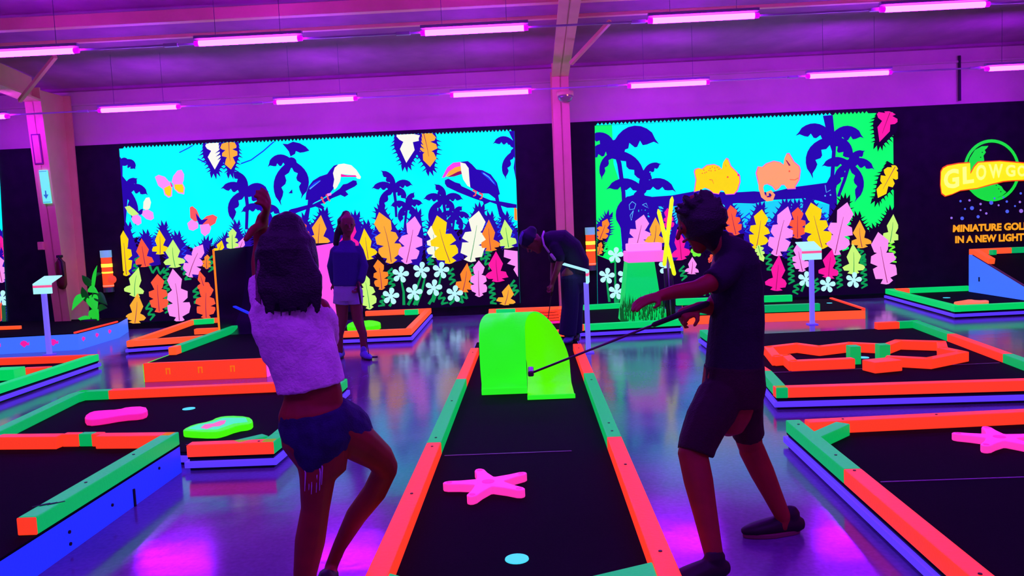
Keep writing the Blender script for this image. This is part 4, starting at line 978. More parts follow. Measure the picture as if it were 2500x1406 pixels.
# ---- left foreground raised lane
za, zb_ = 0.18, 0.265
V1 = Vector(XY(437, 1054, zb_)); V0 = Vector(XY(90, 1261, zb_)); ev = (V0-V1).normalized(); V2 = V1+ev*3.0
bk = Vector(XY(0, 1059, zb_)); ebk = (bk-V1).normalized(); BK = V1+ebk*2.6
poly = [tuple(V1), tuple(V2), (BK.x, V2.y), tuple(BK)]
t = empty('mini_golf_lane', cx2(poly), 'raised golf lane in the left foreground with a tall blue side board and green rail', 'golf lane', 'mini golf lanes')
lane_base(t, poly, zc=za, strip=False, fascia=BLUE)
rail(t, V0, V1, GREEN, z0=za+0.002, z1=zb_, side=1)
rail(t, V0+ev*0.012, V0, ORANGE, z0=za+0.002, z1=zb_, side=1, name='end_cap')
L_ = 2.6
def seg(x0, x1, m, dy=0.0, w=RW):
    p = Vector(XY(x0, 1059-(x0)*0.011, zb_)); q = Vector(XY(x1, 1059-(x1)*0.011, zb_)); p = V1+ebk*(p-V1).dot(ebk); q = V1+ebk*(q-V1).dot(ebk); n_ = Vector((ebk.y, -ebk.x))
    if n_.y < 0: n_ = -n_
    rail(t, p+n_*dy, q+n_*dy, m, z0=za+0.002, z1=zb_, w=w, side=-1)
seg(-90, 8, GREEN, 0.0); seg(8, 158, ORANGE); seg(158, 198, ORANGE, 0.025, 0.06); seg(198, 230, GREEN, 0.03, 0.06); seg(230, 252, ORANGE, 0.025, 0.06); seg(252, 432, ORANGE)
m = MB(); e_ = V1.lerp(V2, 0.0)
for k_ in (0.62, 1.95): 
    q_ = V1+ev*k_; n_ = Vector((-ev.y, ev.x)); n_ = n_ if n_.x > 0 else -n_
    MB().box((q_.x+n_.x*0.002, q_.y+n_.y*0.002, 0.05), (0.012, 0.012, 0.1), Matrix.Rotation(math.atan2(ev.y, ev.x), 3, 'Z')).build('board_joint', BLACKP, t)
for k_, z_ in ((0.3, 0.12), (0.85, 0.09), (1.25, 0.10), (1.25, 0.04), (1.98, 0.14)):
    q_ = V1+ev*k_; n_ = Vector((-ev.y, ev.x)); n_ = n_ if n_.x > 0 else -n_
    MB().loft([(q_.x-n_.x*0.004, q_.y-n_.y*0.004, z_), (q_.x+n_.x*0.004, q_.y+n_.y*0.004, z_)], [0.009, 0.009], n=10, cap=False).build('screw', BLACKP, t)
n_ = Vector((-ev.y, ev.x)); n_ = n_ if n_.x < 0 else -n_
for j, k_ in enumerate((0.5, 1.0)): q_ = V1+ev*k_+n_*0.045; screws(t, [(q_.x, q_.y)], zb_)
q_ = V0-ev*0.16+n_*0.045
m = MB()
for dx, dy in ((0, 0), (0.03, 0.012), (-0.03, -0.008)): m.bar((q_.x+dx-0.03, q_.y+dy-0.02, zb_+0.0015), (q_.x+dx+0.03, q_.y+dy+0.025, zb_+0.0015), 0.01, 0.002)
m.build('scuff_mark', mat('dark_scuff', (10, 60, 40), 0.8), t)

# ================================================================ OBSTACLES ON THE LANES
def outline_slab(name, pts, z0, z1, mside, lab, cat, grp=None, bev=0.01):
    o = MB().prism(pts, z0, z1).build(name, mside, bevel=bev); tag(o, lab, cat, grp); return o
def star_pts(c, R, rot, sx=1.0):
    """rounded five-armed starfish"""
    r = []
    for k in range(5):
        a_ = rot+k*2*math.pi/5; u = Vector((math.cos(a_), math.sin(a_))); v = Vector((-u.y, u.x))
        for du, dv in ((0.30, -0.19), (0.62, -0.13), (0.88, -0.115), (0.97, -0.07), (1.0, 0), (0.97, 0.07), (0.88, 0.115), (0.62, 0.13), (0.30, 0.19)):
            p = u*du*R+v*dv*R; r.append((c[0]+p.x*sx, c[1]+p.y))
    return r
for (px_, py_), R_, rot, lab in (((1192, 1175), 0.245, math.radians(178), 'pink starfish obstacle on the centre lane in front of the green loop'), ((2440, 1066), 0.245, math.radians(150), 'pink starfish obstacle on the right foreground lane, cut by the frame edge')):
    c = XY(px_, py_, ZC+0.045)
    o = outline_slab('starfish_obstacle', star_pts(c, R_, rot), ZC, ZC+0.045, PINK, lab, 'golf obstacle', 'pink starfish obstacles')
    for k in range(5):
        a_ = rot+k*2*math.pi/5; q_ = (c[0]+0.21*math.cos(a_), c[1]+0.21*math.sin(a_))
        MB().loft([(q_[0], q_[1], ZC+0.044), (q_[0], q_[1], ZC+0.0465)], [0.016, 0.016], n=12, cap=False).build('arm_spot', HOTPINK, o)
    MB().loft([(c[0], c[1], ZC+0.044), (c[0], c[1], ZC+0.0465)], [0.034, 0.034], n=16, cap=False).build('centre_spot', HOTPINK, o)
def blob(name, pix, z0, z1, m_, lab, top=None, grp=None):
    pts = [XY(x, y, z1) for x, y in pix]; sm_ = []
    for i in range(len(pts)):
        p, q = Vector(pts[i]), Vector(pts[(i+1) % len(pts)]); sm_ += [tuple(p.lerp(q, 0.25)), tuple(p.lerp(q, 0.75))]
    return outline_slab(name, sm_, z0, z1, m_, lab, 'golf obstacle', grp, 0.008)
blob('blob_obstacle', [(205, 1016), (222, 1004), (250, 1001), (290, 999), (310, 993), (355, 991), (362, 1003), (345, 1010), (300, 1013), (250, 1022), (212, 1026)], ZC, ZC+0.05, HOTPINK, 'wavy pink slab obstacle on the left middle lane')
lb_ = blob('blob_obstacle', [(446, 1048), (470, 1036), (512, 1028), (530, 1018), (560, 1014), (606, 1016), (619, 1026), (612, 1034), (580, 1038), (545, 1051), (520, 1055), (450, 1052)], ZC, ZC+0.05, LIME, 'lime slab obstacle with a pink flower pattern on the left middle lane')
def decal(pix, z, m_, par, nm):
    pts = [XY(x, y, z) for x, y in pix]; MB().prism(pts, z-0.002, z+0.001).build(nm, m_, par)
decal([(458, 1046), (485, 1036), (520, 1029), (545, 1020), (600, 1020), (605, 1030), (570, 1034), (530, 1048), (480, 1049)], ZC+0.051, neon('neon_mint', (70, 245, 170), 0.9), lb_, 'mint_pattern')
decal([(490, 1044), (500, 1036), (520, 1034), (538, 1027), (552, 1026), (548, 1034), (535, 1040), (520, 1041), (505, 1047)], ZC+0.053, neon('neon_flower_pink', (255, 110, 170), 0.9), lb_, 'flower_pattern')
blob('blob_obstacle', [(846, 792), (862, 784), (888, 783), (905, 781), (928, 785), (930, 792), (905, 797), (850, 799)], ZC, ZC+0.07, LIME, 'lime slab obstacle on the lane behind the standing woman')
blob('blob_obstacle', [(2325, 737), (2345, 734), (2368, 730), (2385, 733), (2414, 732), (2414, 738), (2340, 742)], ZC, ZC+0.06, neon('neon_salmon', (255, 120, 80), 0.95), 'salmon and orange slab obstacle on the green lane by the blue ramp')

# green loop-the-loop
yc_ = 6.80; xL, xM, xR = XY(1177, 962, ZC)[0], XY(1288, 962, ZC)[0], XY(1405, 973, ZC)[0]
yfr = XY(1345, 974, ZC)[1]; yfl = XY(1230, 962, ZC)[1]
Hh = 0.64
path = []   # (x left, x right, y, z)
w1 = xR-xM; w2 = xM-xL
def lp(u): return u
N = 40
seg_ = [(yfr, 0.0, 0.0), (yfr+0.06, 0.006, 0.0)]
ry = 0.29
prof = []
prof.append((yfr, 0.004)); prof.append((yfr+0.10, 0.006))
for i in range(N+1):
    a_ = -math.pi/2+math.pi*2*i/N
    yy = yc_+ry*math.cos(a_)
    zz = Hh/2+Hh/2*math.sin(a_)
    if a_ > math.radians(222): break
    prof.append((yy, max(zz, 0.006)))
last = prof[-1]
prof += [(last[0]+0.02, last[1]*0.62), (last[0]-0.01, 0.055), (yfl+0.015, 0.045), (yfl, 0.004)]
n_ = len(prof); acc = [0]
for p_, q_ in zip(prof, prof[1:]): acc.append(acc[-1]+math.hypot(q_[0]-p_[0], q_[1]-p_[1]))
def shear(u):
    u = min(1, max(0, (u-0.35)/0.40)); return u*u*(3-2*u)
t = empty('loop_obstacle', ((xL+xR)/2, yc_, ZC), 'tall translucent looking green loop standing on the centre lane', 'golf obstacle')
m = MB(); vs = []; fs = []
for (yy, zz), s_ in zip(prof, acc):
    k = shear(s_/acc[-1]); xa = xM+(xL-xM)*k; xb = xR+(xM-xR)*k
    vs += [(xa, yy, ZC+zz), (xb, yy, ZC+zz)]
for i in range(n_-1): fs.append([2*i, 2*i+1, 2*i+3, 2*i+2])
m.add(vs, fs)
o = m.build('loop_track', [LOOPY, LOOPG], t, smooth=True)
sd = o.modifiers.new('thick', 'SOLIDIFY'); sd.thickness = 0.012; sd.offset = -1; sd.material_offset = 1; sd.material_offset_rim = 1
MB().box(((xL+xM)/2, yfl-0.012, ZC+0.028), (w2, 0.02, 0.052)).build('front_lip', LOOPG, t, bevel=0.004)
MB().box(((xM+xR)/2, yfr-0.005, ZC+0.02), (w1, 0.02, 0.036)).build('front_lip', LOOPG, t, bevel=0.004)

# hut on the green lane
dh = 10.75
hb = [P(1520, 783, y=dh), P(1622, 781, y=dh)]; ht = [P(1534, 641, y=dh), P(1600, 638, y=dh)]
t = empty('golf_hut', ((hb[0].x+hb[1].x)/2, dh+0.25, ZC), 'tapering green hut with a pink box top on the back lane', 'golf obstacle')
zt_ = ht[0].z; dp = 0.55
vs = [(hb[0].x, dh, ZC), (hb[1].x, dh, ZC), (hb[1].x, dh+dp, ZC), (hb[0].x, dh+dp, ZC), (ht[0].x, dh+0.08, zt_), (ht[1].x, dh+0.08, zt_), (ht[1].x, dh+dp-0.06, zt_), (ht[0].x, dh+dp-0.06, zt_)]
MB().add(vs, [[3, 2, 1, 0], [4, 5, 6, 7], [0, 1, 5, 4], [1, 2, 6, 5], [2, 3, 7, 6], [3, 0, 4, 7]]).build('hut_body', GREEN_B, t, bevel=0.01)
x0_, x1_ = P(1531, 640, y=dh).x, P(1612, 636, y=dh).x+0.0
x1_ = P(1622, 636, y=dh).x; zb0 = P(1575, 640, y=dh-0.05).z; zb1 = P(1575, 613, y=dh-0.05).z
MB().box(((x0_+x1_)/2, dh+0.17, (zb0+zb1)/2), (x1_-x0_, 0.5, zb1-zb0)).build('box_top', BOXPINK, t, bevel=0.012)
zz2 = P(1580, 594, y=dh+0.1).z
MB().box(((x0_+x1_)/2+0.015, dh+0.27, (zb1+zz2)/2), (x1_-x0_-0.04, 0.3, zz2-zb1)).build('upper_box', mat('neon_light_pink', (160, 90, 140), 0.4, (255, 145, 232), 0.95), t, bevel=0.012)
m = MB(); rnd = random.Random(3)
for i in range(150):
    u = rnd.random(); zz = ZC+rnd.random()*0.26; x_ = hb[0].x+(hb[1].x-hb[0].x)*u; hgt = 0.08+rnd.random()*0.12
    y_ = dh-0.012-rnd.random()*0.02; m.add([(x_-0.008, y_, zz), (x_+0.008, y_, zz), (x_+rnd.uniform(-.02, .02), y_-0.01, zz+hgt)], [[0, 1, 2]])
for i in range(30):
    zz = ZC+rnd.random()*0.12; y_ = dh-0.02-rnd.random()*0.03; x_ = hb[0].x-0.02+rnd.random()*0.03
    m.add([(x_-0.012, y_, zz), (x_+0.012, y_, zz), (x_-0.02, y_, zz+0.16)], [[0, 1, 2]])
g = m.build('grass_skirt', mat('dim_green_grass', (8, 70, 30), 0.7, (10, 110, 40), 0.55), t); g['kind'] = 'stuff'

# crossed bamboo marker
db_ = 10.45
t = empty('bamboo_marker', P(1636, 784, z=ZC), 'dark post with two crossed glowing yellow bamboo poles beside the hut', 'marker')
for a_, b3, w_ in (((1607, 512), (1646, 668), 0.026), ((1641, 481), (1622, 645), 0.026)):
    p, q = P(*a_, y=db_), P(*b3, y=db_-0.06 if a_[0] == 1641 else db_)
    m = MB().loft([p, p.lerp(q, 0.04), p.lerp(q, 0.3), p.lerp(q, 0.31), p.lerp(q, 0.6), p.lerp(q, 0.61), q], [0.010, w_, w_, w_*1.12, w_, w_*1.12, w_], n=12)
    m.build('bamboo_pole', YELLOW, t, smooth=True)
for px_, m_ in ((1628, BLACKP), (1634, GREYM), (1641, BLACKP)):
    p, q = P(px_-4, 630 if m_ is GREYM else 655, y=db_+0.05), P(px_+5, 781, y=db_+0.05); q.z = ZC
    MB().loft([q, p], [0.026 if m_ is BLACKP else 0.02]*2, n=12, cap=False).build('post', m_, t, smooth=True)
p = P(1618, 784, y=10.3); o = MB().box((p.x, 10.38, ZC+0.02), (0.22, 0.06, 0.03)).build('small_slat', neon('neon_small_orange', (255, 110, 60), 0.9), bevel=0.004); tag(o, 'small orange slat at the foot of the bamboo marker', 'slat')

# ================================================================ SCORE STANDS
def stand(px, py, zt, head, rot, lab, hw=0.25, grp='score stands'):
    b = P(px, py, z=0); t = empty('score_stand', b, lab, 'stand', grp)
    MB().box((b.x, b.y, 0.006), (0.12, 0.12, 0.012)).build('base_plate', VIOLET, t)
    MB().box((b.x, b.y, zt/2), (0.055, 0.055, zt)).build('pole', mat('neon_pale_violet', (120, 100, 220), 0.5, (120, 108, 235), 0.8), t, bevel=0.004)
    R = Matrix.Rotation(rot, 3, 'Z')
    def bx(c, s_, m_, nm, R2=None):
        cc = Vector(b)+R@Vector(c)+Vector((0, 0, zt)); MB().box(cc, s_, R@R2 if R2 is not None else R).build(nm, m_, t, bevel=0.003)
    bx((0, -0.02, 0.04), (hw, 0.03, 0.085), CYANW, 'front_board')
    bx((0, -0.021, 0.098), (hw, 0.03, 0.032), REDSTR, 'stripe')
    bx((0, -0.02, 0.126), (hw, 0.03, 0.024), CYANW, 'upper_board')
    bx((0.0, 0.11, 0.178), (hw, 0.29, 0.014), CYANW, 'writing_shelf', Matrix.Rotation(math.radians(18), 3, 'X'))
stand(121, 866, 0.84, None, 0.0, 'violet post with white and red striped score shelf in front of the blue lane', 0.25)
stand(1983, 792, 0.86, None, 0.0, 'violet post with white and red striped score shelf before the creature mural', 0.25)
stand(1437, 861, 0.80, None, math.radians(83), 'violet post with a pale cyan score shelf turned sideways next to the bending man', 0.24)

# ================================================================ WALL LANTERNS
def lantern(px, y0_, y1_, w, lab, ballp=None):
    yy = D-0.12; zt = P(px, y0_, y=yy).z; zb = P(px, y1_, y=yy).z; x = P(px, (y0_+y1_)/2, y=yy).x; h_ = zt-zb
    t = empty('wall_lantern', (x, yy, zb), lab, 'lantern', 'orange glowing wall lanterns')
    r = w/2
    def cyl(a_, b3, rr, m_, nm): MB().loft([(x, yy, zb+h_*a_), (x, yy, zb+h_*b3)], [rr, rr], n=20, cap=False).build(nm, m_, t, smooth=False)
    cyl(0.0, 0.12, r*0.95, GREYM, 'lower_cap'); cyl(0.83, 1.0, r, mat('pale_cap', (130, 160, 180), 0.5, (120, 190, 215), 0.6), 'upper_cap')
    cyl(0.12, 0.83, r*0.93, neon('lantern_glow', (255, 80, 35), 0.95), 'glass_body')
    gl = mat('lantern_bulb', (255, 220, 60), 0.4, (255, 225, 50), 1.6)
    cyl(0.60, 0.68, r*0.97, gl, 'bulb_band'); cyl(0.45, 0.49, r*0.97, gl, 'bulb_band')
    cyl(0.14, 0.17, r*0.97, neon('lantern_ring', (255, 150, 120), 0.9), 'ring')
    MB().box((x, D-0.06, zb+h_*0.5), (0.08, 0.05, 0.2)).build('bracket', BLACKP, t)
    if ballp:
        MB().ball((x+r*0.9, yy-0.03, zb+h_*0.30), r*0.8, 16).build('side_globe', neon('lantern_globe', (255, 75, 50), 0.85), t, smooth=True)
lantern(262, 611, 713, 0.18, 'orange glowing wall lantern with a round side globe behind the green plant', True)
lantern(1442, 555, 660, 0.165, 'orange glowing wall lantern beside the left edge of the creature mural')

# ================================================================ THINGS ON THE LEFT COLUMN
yfl0 = D-0.06-0.55; 
def flange_y(z): return (D-0.06)-(0.55+(0.85-0.55)*z/3.95)
pa, pb = P(104, 416, y=12.6), P(106, 497, y=12.6); z0_, z1_ = pb.z, pa.z; xx = xc0+0.03
t = empty('exit_sign', (xx, flange_y(z0_)-0.03, z0_), 'upright pale cyan sign with a down arrow on the left column', 'sign')
m = MB(); ya, yb3 = flange_y(z1_)-0.02, flange_y(z0_)-0.02
def slab(m, x0, x1, z0, z1, off, th):
    a_, b3 = flange_y(z0)-off, flange_y(z1)-off
    m.add([(x0, a_, z0), (x1, a_, z0), (x1, b3, z1), (x0, b3, z1), (x0, a_+th, z0), (x1, a_+th, z0), (x1, b3+th, z1), (x0, b3+th, z1)], [[0, 1, 2, 3], [7, 6, 5, 4], [0, 4, 5, 1], [1, 5, 6, 2], [2, 6, 7, 3], [3, 7, 4, 0]])
    return m
slab(MB(), xx-0.065, xx+0.065, z0_, z1_, 0.03, 0.03).build('sign_panel', mat('sign_glow', (70, 120, 110), 0.5, (110, 240, 225), 0.95), t, bevel=0.003)
dk_ = mat('sign_ink', (30, 70, 140), 0.6, (60, 150, 190), 0.4)
m = MB(); zc_ = z0_+0.11; yy_ = flange_y(zc_)-0.035
m.add([(xx-0.04, yy_, zc_+0.03), (xx, yy_, zc_-0.04), (xx+0.04, yy_, zc_+0.03)], [[0, 1, 2]]); m.box((xx, yy_, zc_+0.07), (0.02, 0.004, 0.09)); m.build('arrow', dk_, t)
m = MB()
for zz in (z0_+0.02, z1_-0.02): slab(m, xx-0.058, xx+0.058, zz-0.004, zz+0.004, 0.034, 0.003)
m.build('border', dk_, t)
zA, zB = P(92, 400, y=12.5).z, P(92, 326, y=12.5).z; t = empty('wall_plate', (xc0-0.03, flange_y(zA)-0.02, zA), 'unlit framed plate high on the left column above the exit sign', 'plate')
slab(MB(), xc0-0.095, xc0+0.045, zA, zB, 0.012, 0.012).build('frame', mat('dim_frame', (120, 50, 90), 0.6), t)
slab(MB(), xc0-0.075, xc0+0.025, zA+0.02, zB-0.02, 0.016, 0.012).build('plate', STEEL, t)
zz = P(104, 600, y=12.7).z; o = MB().box((xc0-0.17, flange_y(zz)-0.0, zz), (0.09, 0.09, 0.13)).build('switch_box', STEEL, bevel=0.008); tag(o, 'small switch box on the left side of the left column', 'switch')
# fire extinguisher hanging at the column
zE = P(134, 695, y=12.8).z; yE = 12.66; xE = xc0+0.115
t = empty('fire_extinguisher', (xE, yE, zE), 'dark red fire extinguisher on the left column', 'extinguisher')
RD = mat('dull_red_enamel', (95, 15, 30), 0.35)
MB().loft([(xE, yE, zE), (xE, yE, zE+0.36), (xE, yE, zE+0.40)], [0.075, 0.075, 0.04], n=18).build('cylinder', RD, t, smooth=True)
MB().box((xE, yE, zE+0.46), (0.05, 0.11, 0.04)).build('valve', BLACKP, t, bevel=0.005)
MB().loft([(xE, yE-0.05, zE+0.46), (xE+0.07, yE-0.08, zE+0.38), (xE+0.08, yE-0.07, zE+0.15)], [0.012]*3, n=8).build('hose', BLACKP, t, smooth=True)

# ================================================================ PLANT
yp = 12.75
def leaf3(m, base, tip, w, fold=0.25, nrm=Vector((0, -1, 0.3))):
    base = Vector(base); tip = Vector(tip); t_ = (tip-base).normalized(); s_ = t_.cross(nrm).normalized(); up_ = s_.cross(t_).normalized()
    L = (tip-base).length; N = 8; vs = []
    for i in range(N+1):
        u = i/N; k = w/2*math.sin(math.pi*min(1, u**0.7*0.98+0.02)); c = base.lerp(tip, u)+Vector((0, 0, 0.10*L*math.sin(math.pi*u)))
        vs += [c-s_*k+up_*k*fold, c, c+s_*k+up_*k*fold]
    fs = []
    for i in range(N):
        for j in (0, 1): fs.append([3*i+j, 3*i+j+1, 3*(i+1)+j+1, 3*(i+1)+j])
    m.add(vs, fs)
pb_ = P(222, 782, y=yp); pb_.z = 0
t = empty('potted_plant', pb_, 'glowing green artificial plant with broad leaves beside the left column', 'plant')
PLG = neon('plant_green', (40, 225, 60), 0.75); PLD = mat('plant_dark_green', (15, 70, 30), 0.6, (15, 90, 40), 0.35)
MB().loft([(pb_.x, pb_.y, 0.0), (pb_.x, pb_.y, 0.26)], [0.12, 0.15], n=20, cap=False).build('pot', BLACKP, t, smooth=True)
MB().loft([(pb_.x, pb_.y, 0.2), P(226, 720, y=yp), P(236, 650, y=yp)], [0.012, 0.01, 0.006], n=8).build('stem', PLD, t, smooth=True)
for (b3, tp, w_, m_) in (((228, 745), (250, 700), 0.0, None), ((207, 718), (175, 758), 0.14, PLG), ((222, 720), (236, 765), 0.20, PLG), ((228, 790), (240, 755), 0.24, PLG), ((222, 785), (190, 778), 0.12, PLG), ((215, 706), (240, 716), 0.12, PLG),
                         ((226, 712), (237, 648), 0.07, PLG), ((222, 700), (200, 672), 0.12, PLD), ((232, 720), (262, 745), 0.16, PLD), ((226, 680), (250, 668), 0.06, PLD), ((214, 740), (200, 700), 0.12, PLD), ((236, 758), (262, 752), 0.12, PLD)):
    if not m_: continue
    m = MB(); leaf3(m, P(*b3, y=yp+0.02), P(*tp, y=yp-0.12), w_); o = m.build('leaf', m_, t, smooth=True); sd = o.modifiers.new('s', 'SOLIDIFY'); sd.thickness = 0.004

# ================================================================ PEOPLE
CAMR = Vector((1, 0, 0))
HAIRM = mat('dark_hair', (30, 16, 34), 0.55, noise=(25, (18, 8, 22)), bump=0.4, bscale=140)
WHITE_T = mat('white_knit', (250, 225, 235), 0.85, noise=(14, (225, 195, 215)), bump=0.4, bscale=90)
DENIM = mat('dark_denim', (36, 26, 90), 0.85, noise=(20, (22, 16, 60)), bump=0.3, bscale=160)
DKSHIRT = mat('dark_shirt', (34, 18, 44), 0.85, noise=(9, (24, 12, 34)), bump=0.3, bscale=120)
DKSHORT = mat('dark_shorts', (48, 16, 24), 0.85, noise=(9, (36, 12, 20)), bump=0.3, bscale=120)
SHOEM = mat('dark_shoe', (26, 10, 22), 0.6); SOLEM = mat('shoe_sole', (120, 50, 80), 0.6)
SHAFTM = mat('putter_shaft', (90, 70, 80), 0.35, metal=0.6); GRIPM = mat('putter_grip', (30, 14, 24), 0.7)
HOODIE = mat('blue_hoodie', (50, 38, 120), 0.85, bump=0.3, bscale=90); SHORTW = mat('pale_shorts', (165, 160, 195), 0.85, bump=0.2, bscale=90)
LEGG = mat('dark_leggings', (44, 12, 22), 0.8); TROU = mat('dark_trousers', (24, 20, 66), 0.85, bump=0.2, bscale=80)
POLO = mat('dark_polo', (24, 16, 50), 0.85, bump=0.2, bscale=80); TRIM = mat('pale_trim', (190, 165, 195), 0.7); CAPM = mat('dark_cap', (26, 22, 60), 0.7)
SKINB = mat('skin_muted', (125, 60, 60), 0.6)  # duller skin tone of the woman and the man

def J(px, py, d): return P(px, py, y=d)
def hand(m, wrist, direction, palm_n, s=1.0, curl=0.5, side=1):
    """palm and five separate fingers; direction = wrist to knuckles, palm_n = the way the palm faces"""
    d = Vector(direction).normalized(); n = Vector(palm_n); n = (n-d*n.dot(d)).normalized(); a = d.cross(n).normalized()*side
    w = Vector(wrist)
    m.loft([w, w+d*0.03*s, w+d*0.06*s, w+d*0.085*s], [(0.025*s, 0.018*s), (0.034*s, 0.017*s), (0.040*s, 0.015*s), (0.038*s, 0.012*s)], ref=a)
    for k, (L, off) in enumerate(((0.066, -0.030), (0.076, -0.010), (0.071, 0.010), (0.056, 0.029))):
        b = w+d*0.080*s+a*off*s; c = curl*(0.85+0.15*k)
        p = [b]; ang = 0.0
        for f in (0.45, 0.32, 0.23):
            ang += c*0.9; p.append(p[-1]+(d*math.cos(ang)+n*math.sin(ang)+a*off*1.5*(1-curl))*L*f*s)
        m.loft(p, [0.0095*s, 0.0088*s, 0.0080*s, 0.0070*s], n=8)
    b = w+d*0.028*s-a*0.028*s; t1 = b+(d*0.55-a*0.75+n*0.25).normalized()*0.036*s; t2 = t1+(d*0.8-a*0.25+n*0.5*curl).normalized()*0.028*s
    m.loft([b, t1, t2], [0.012*s, 0.0105*s, 0.0085*s], n=8)
def head(m, c, r, face, up=(0, 0, 1), jaw=1.0):
    """skull, jaw, nose, ears, brow and lips; face = the way it looks"""
    c = Vector(c); f = Vector(face).normalized(); u = Vector(up); u = (u-f*u.dot(f)).normalized(); s_ = f.cross(u)
    m.loft([c+u*r*1.0-f*0.1*r, c+u*r*0.7, c+u*r*0.25, c-u*r*0.25+f*0.05*r, c-u*r*0.75+f*0.18*r, c-u*r*1.12+f*0.38*r],
           [(r*0.42, r*0.5), (r*0.72, r*0.88), (r*0.80, r*1.0), (r*0.76, r*0.93), (r*0.60, r*0.70*jaw), (r*0.30, r*0.36)], ref=s_, n=18)
    m.loft([c+f*r*0.92+u*r*0.12, c+f*r*1.12-u*r*0.18, c+f*r*1.22-u*r*0.34], [r*0.09, r*0.12, r*0.14], n=8)
    for k in (-1, 1):
        m.loft([c+s_*k*r*0.80+u*r*0.12-f*r*0.1, c+s_*k*r*0.88-u*r*0.05-f*r*0.08, c+s_*k*r*0.80-u*r*0.22-f*r*0.02], [(r*0.07, r*0.15), (r*0.08, r*0.18), (r*0.06, r*0.1)], ref=s_, n=8)
        m.ball(c+s_*k*r*0.32+f*r*0.86+u*r*0.06, r*0.16, 8)
    m.loft([c-s_*r*0.26+f*r*0.93-u*r*0.58, c+f*r*1.02-u*r*0.60, c+s_*r*0.26+f*r*0.93-u*r*0.58], [r*0.06, r*0.10, r*0.06], n=8)
def eyes(par, c, r, face, up=(0, 0, 1)):
    c = Vector(c); f = Vector(face).normalized(); u = Vector(up); u = (u-f*u.dot(f)).normalized(); s_ = f.cross(u)
    em = mat('eye', (40, 25, 40), 0.2)
    for k in (-1, 1): MB().ball(c+s_*k*r*0.32+f*r*0.97+u*r*0.07, r*0.085, 8).build('eye', em, par, smooth=True)
def shoe(par, heel, toe, h=0.09, w=0.045, ms=SHOEM, mo=SOLEM, nm='shoe'):
    heel = Vector(heel); toe = Vector(toe); L = toe-heel; s_ = Vector((-L.y, L.x, 0)).normalized(); u = Vector((0, 0, 1))
    m = MB(); m.loft([heel+u*0.045, heel+L*0.3+u*0.05, heel+L*0.6+u*0.042, heel+L*0.85+u*0.034, toe+u*0.03], [(w*0.75, 0.04), (w*0.85, 0.045), (w, 0.036), (w*0.95, 0.028), (w*0.6, 0.02)], ref=s_)
    m.loft([heel+L*0.12+u*0.05, heel+L*0.14+u*h], [(w*0.7, w*0.9), (w*0.72, w*0.95)], ref=s_)
    o = m.build(nm, ms, par, remesh=0.006, relax=2)
    m = MB(); pts = []
    for k in range(16):
        a_ = 2*math.pi*k/16; q = heel+L*(0.5+0.53*math.cos(a_)*1.05)+s_*w*math.sin(a_)*(1.02 if math.cos(a_) > 0 else 0.85); pts.append((q.x, q.y))
    so = m.prism(pts, min(heel.z, toe.z)+0.001, min(heel.z, toe.z)+0.022).build('sole', mo, par, bevel=0.004)
def putter(name, grip, headp, lab, side=(1, 0, 0), handle=0.24):
    g = Vector(grip); h = Vector(headp); d = (h-g).normalized()
    t = empty(name, g, lab, 'golf putter', 'golf putters')
    MB().loft([g+d*handle*0.9, h], [0.0055, 0.005], n=10, cap=False).build('shaft', SHAFTM, t, smooth=True)
    MB().loft([g, g+d*handle], [0.014, 0.011], n=12).build('grip', GRIPM, t, smooth=True)
    MB().bar(h-Vector(side)*0.02, h+Vector(side)*0.10, 0.026, 0.024).build('club_head', SHAFTM, t, bevel=0.006)
    return t

# ---- girl in the left foreground, seen from behind
d = 2.9
def g(px, py, dd=0.0): return J(px, py, d+dd)
m = MB()
m.loft([g(762, 1010), g(765, 960), g(745, 880), g(722, 800), g(715, 752), g(712, 735)], [(.120, .09), (.108, .08), (.105, .08), (.120, .085), (.105, .07), (.06, .05)], ref=CAMR, n=18)     # trunk
m.loft([g(712, 740), g(700, 680), g(697, 650, -.01)], [.045, .042, .045])
head(m, g(697, 612, 0.0), 0.088, (-0.25, 1, 0.05))
m.loft([g(760, 1000), g(772, 1070), g(790, 1120)], [(.125, .10), (.13, .11), (.10, .09)], ref=CAMR)
# right thigh out to the side and the bent calf
m.loft([g(815, 1045, .02), g(870, 1075, .10), g(925, 1115, .22), g(942, 1143, .27)], [.090, .078, .060, .052])
m.loft([g(942, 1143, .27), g(915, 1200, .30), g(870, 1258, .33), g(828, 1335, .38), g(808, 1385, .40)], [.050, .050, .045, .030, .028])
A1 = g(808, 1385, .40); fl = P(806, 1440, z=0.03); m.loft([A1, A1.lerp(fl, 0.6), fl+Vector((-0.03, 0.10, 0))], [.028, .03, .022])
# left standing leg
m.loft([g(770, 1090, -.02), g(776, 1160, -.02), g(770, 1240, 0), g(757, 1320, .02), g(745, 1400, .03), g(738, 1500, .04)], [.078, .068, .054, .058, .045, .030])
A0 = g(738, 1500, .04); m.loft([A0, Vector((A0.x, A0.y, 0.05)), Vector((A0.x-.02, A0.y+.12, 0.03))], [.030, .032, .02])
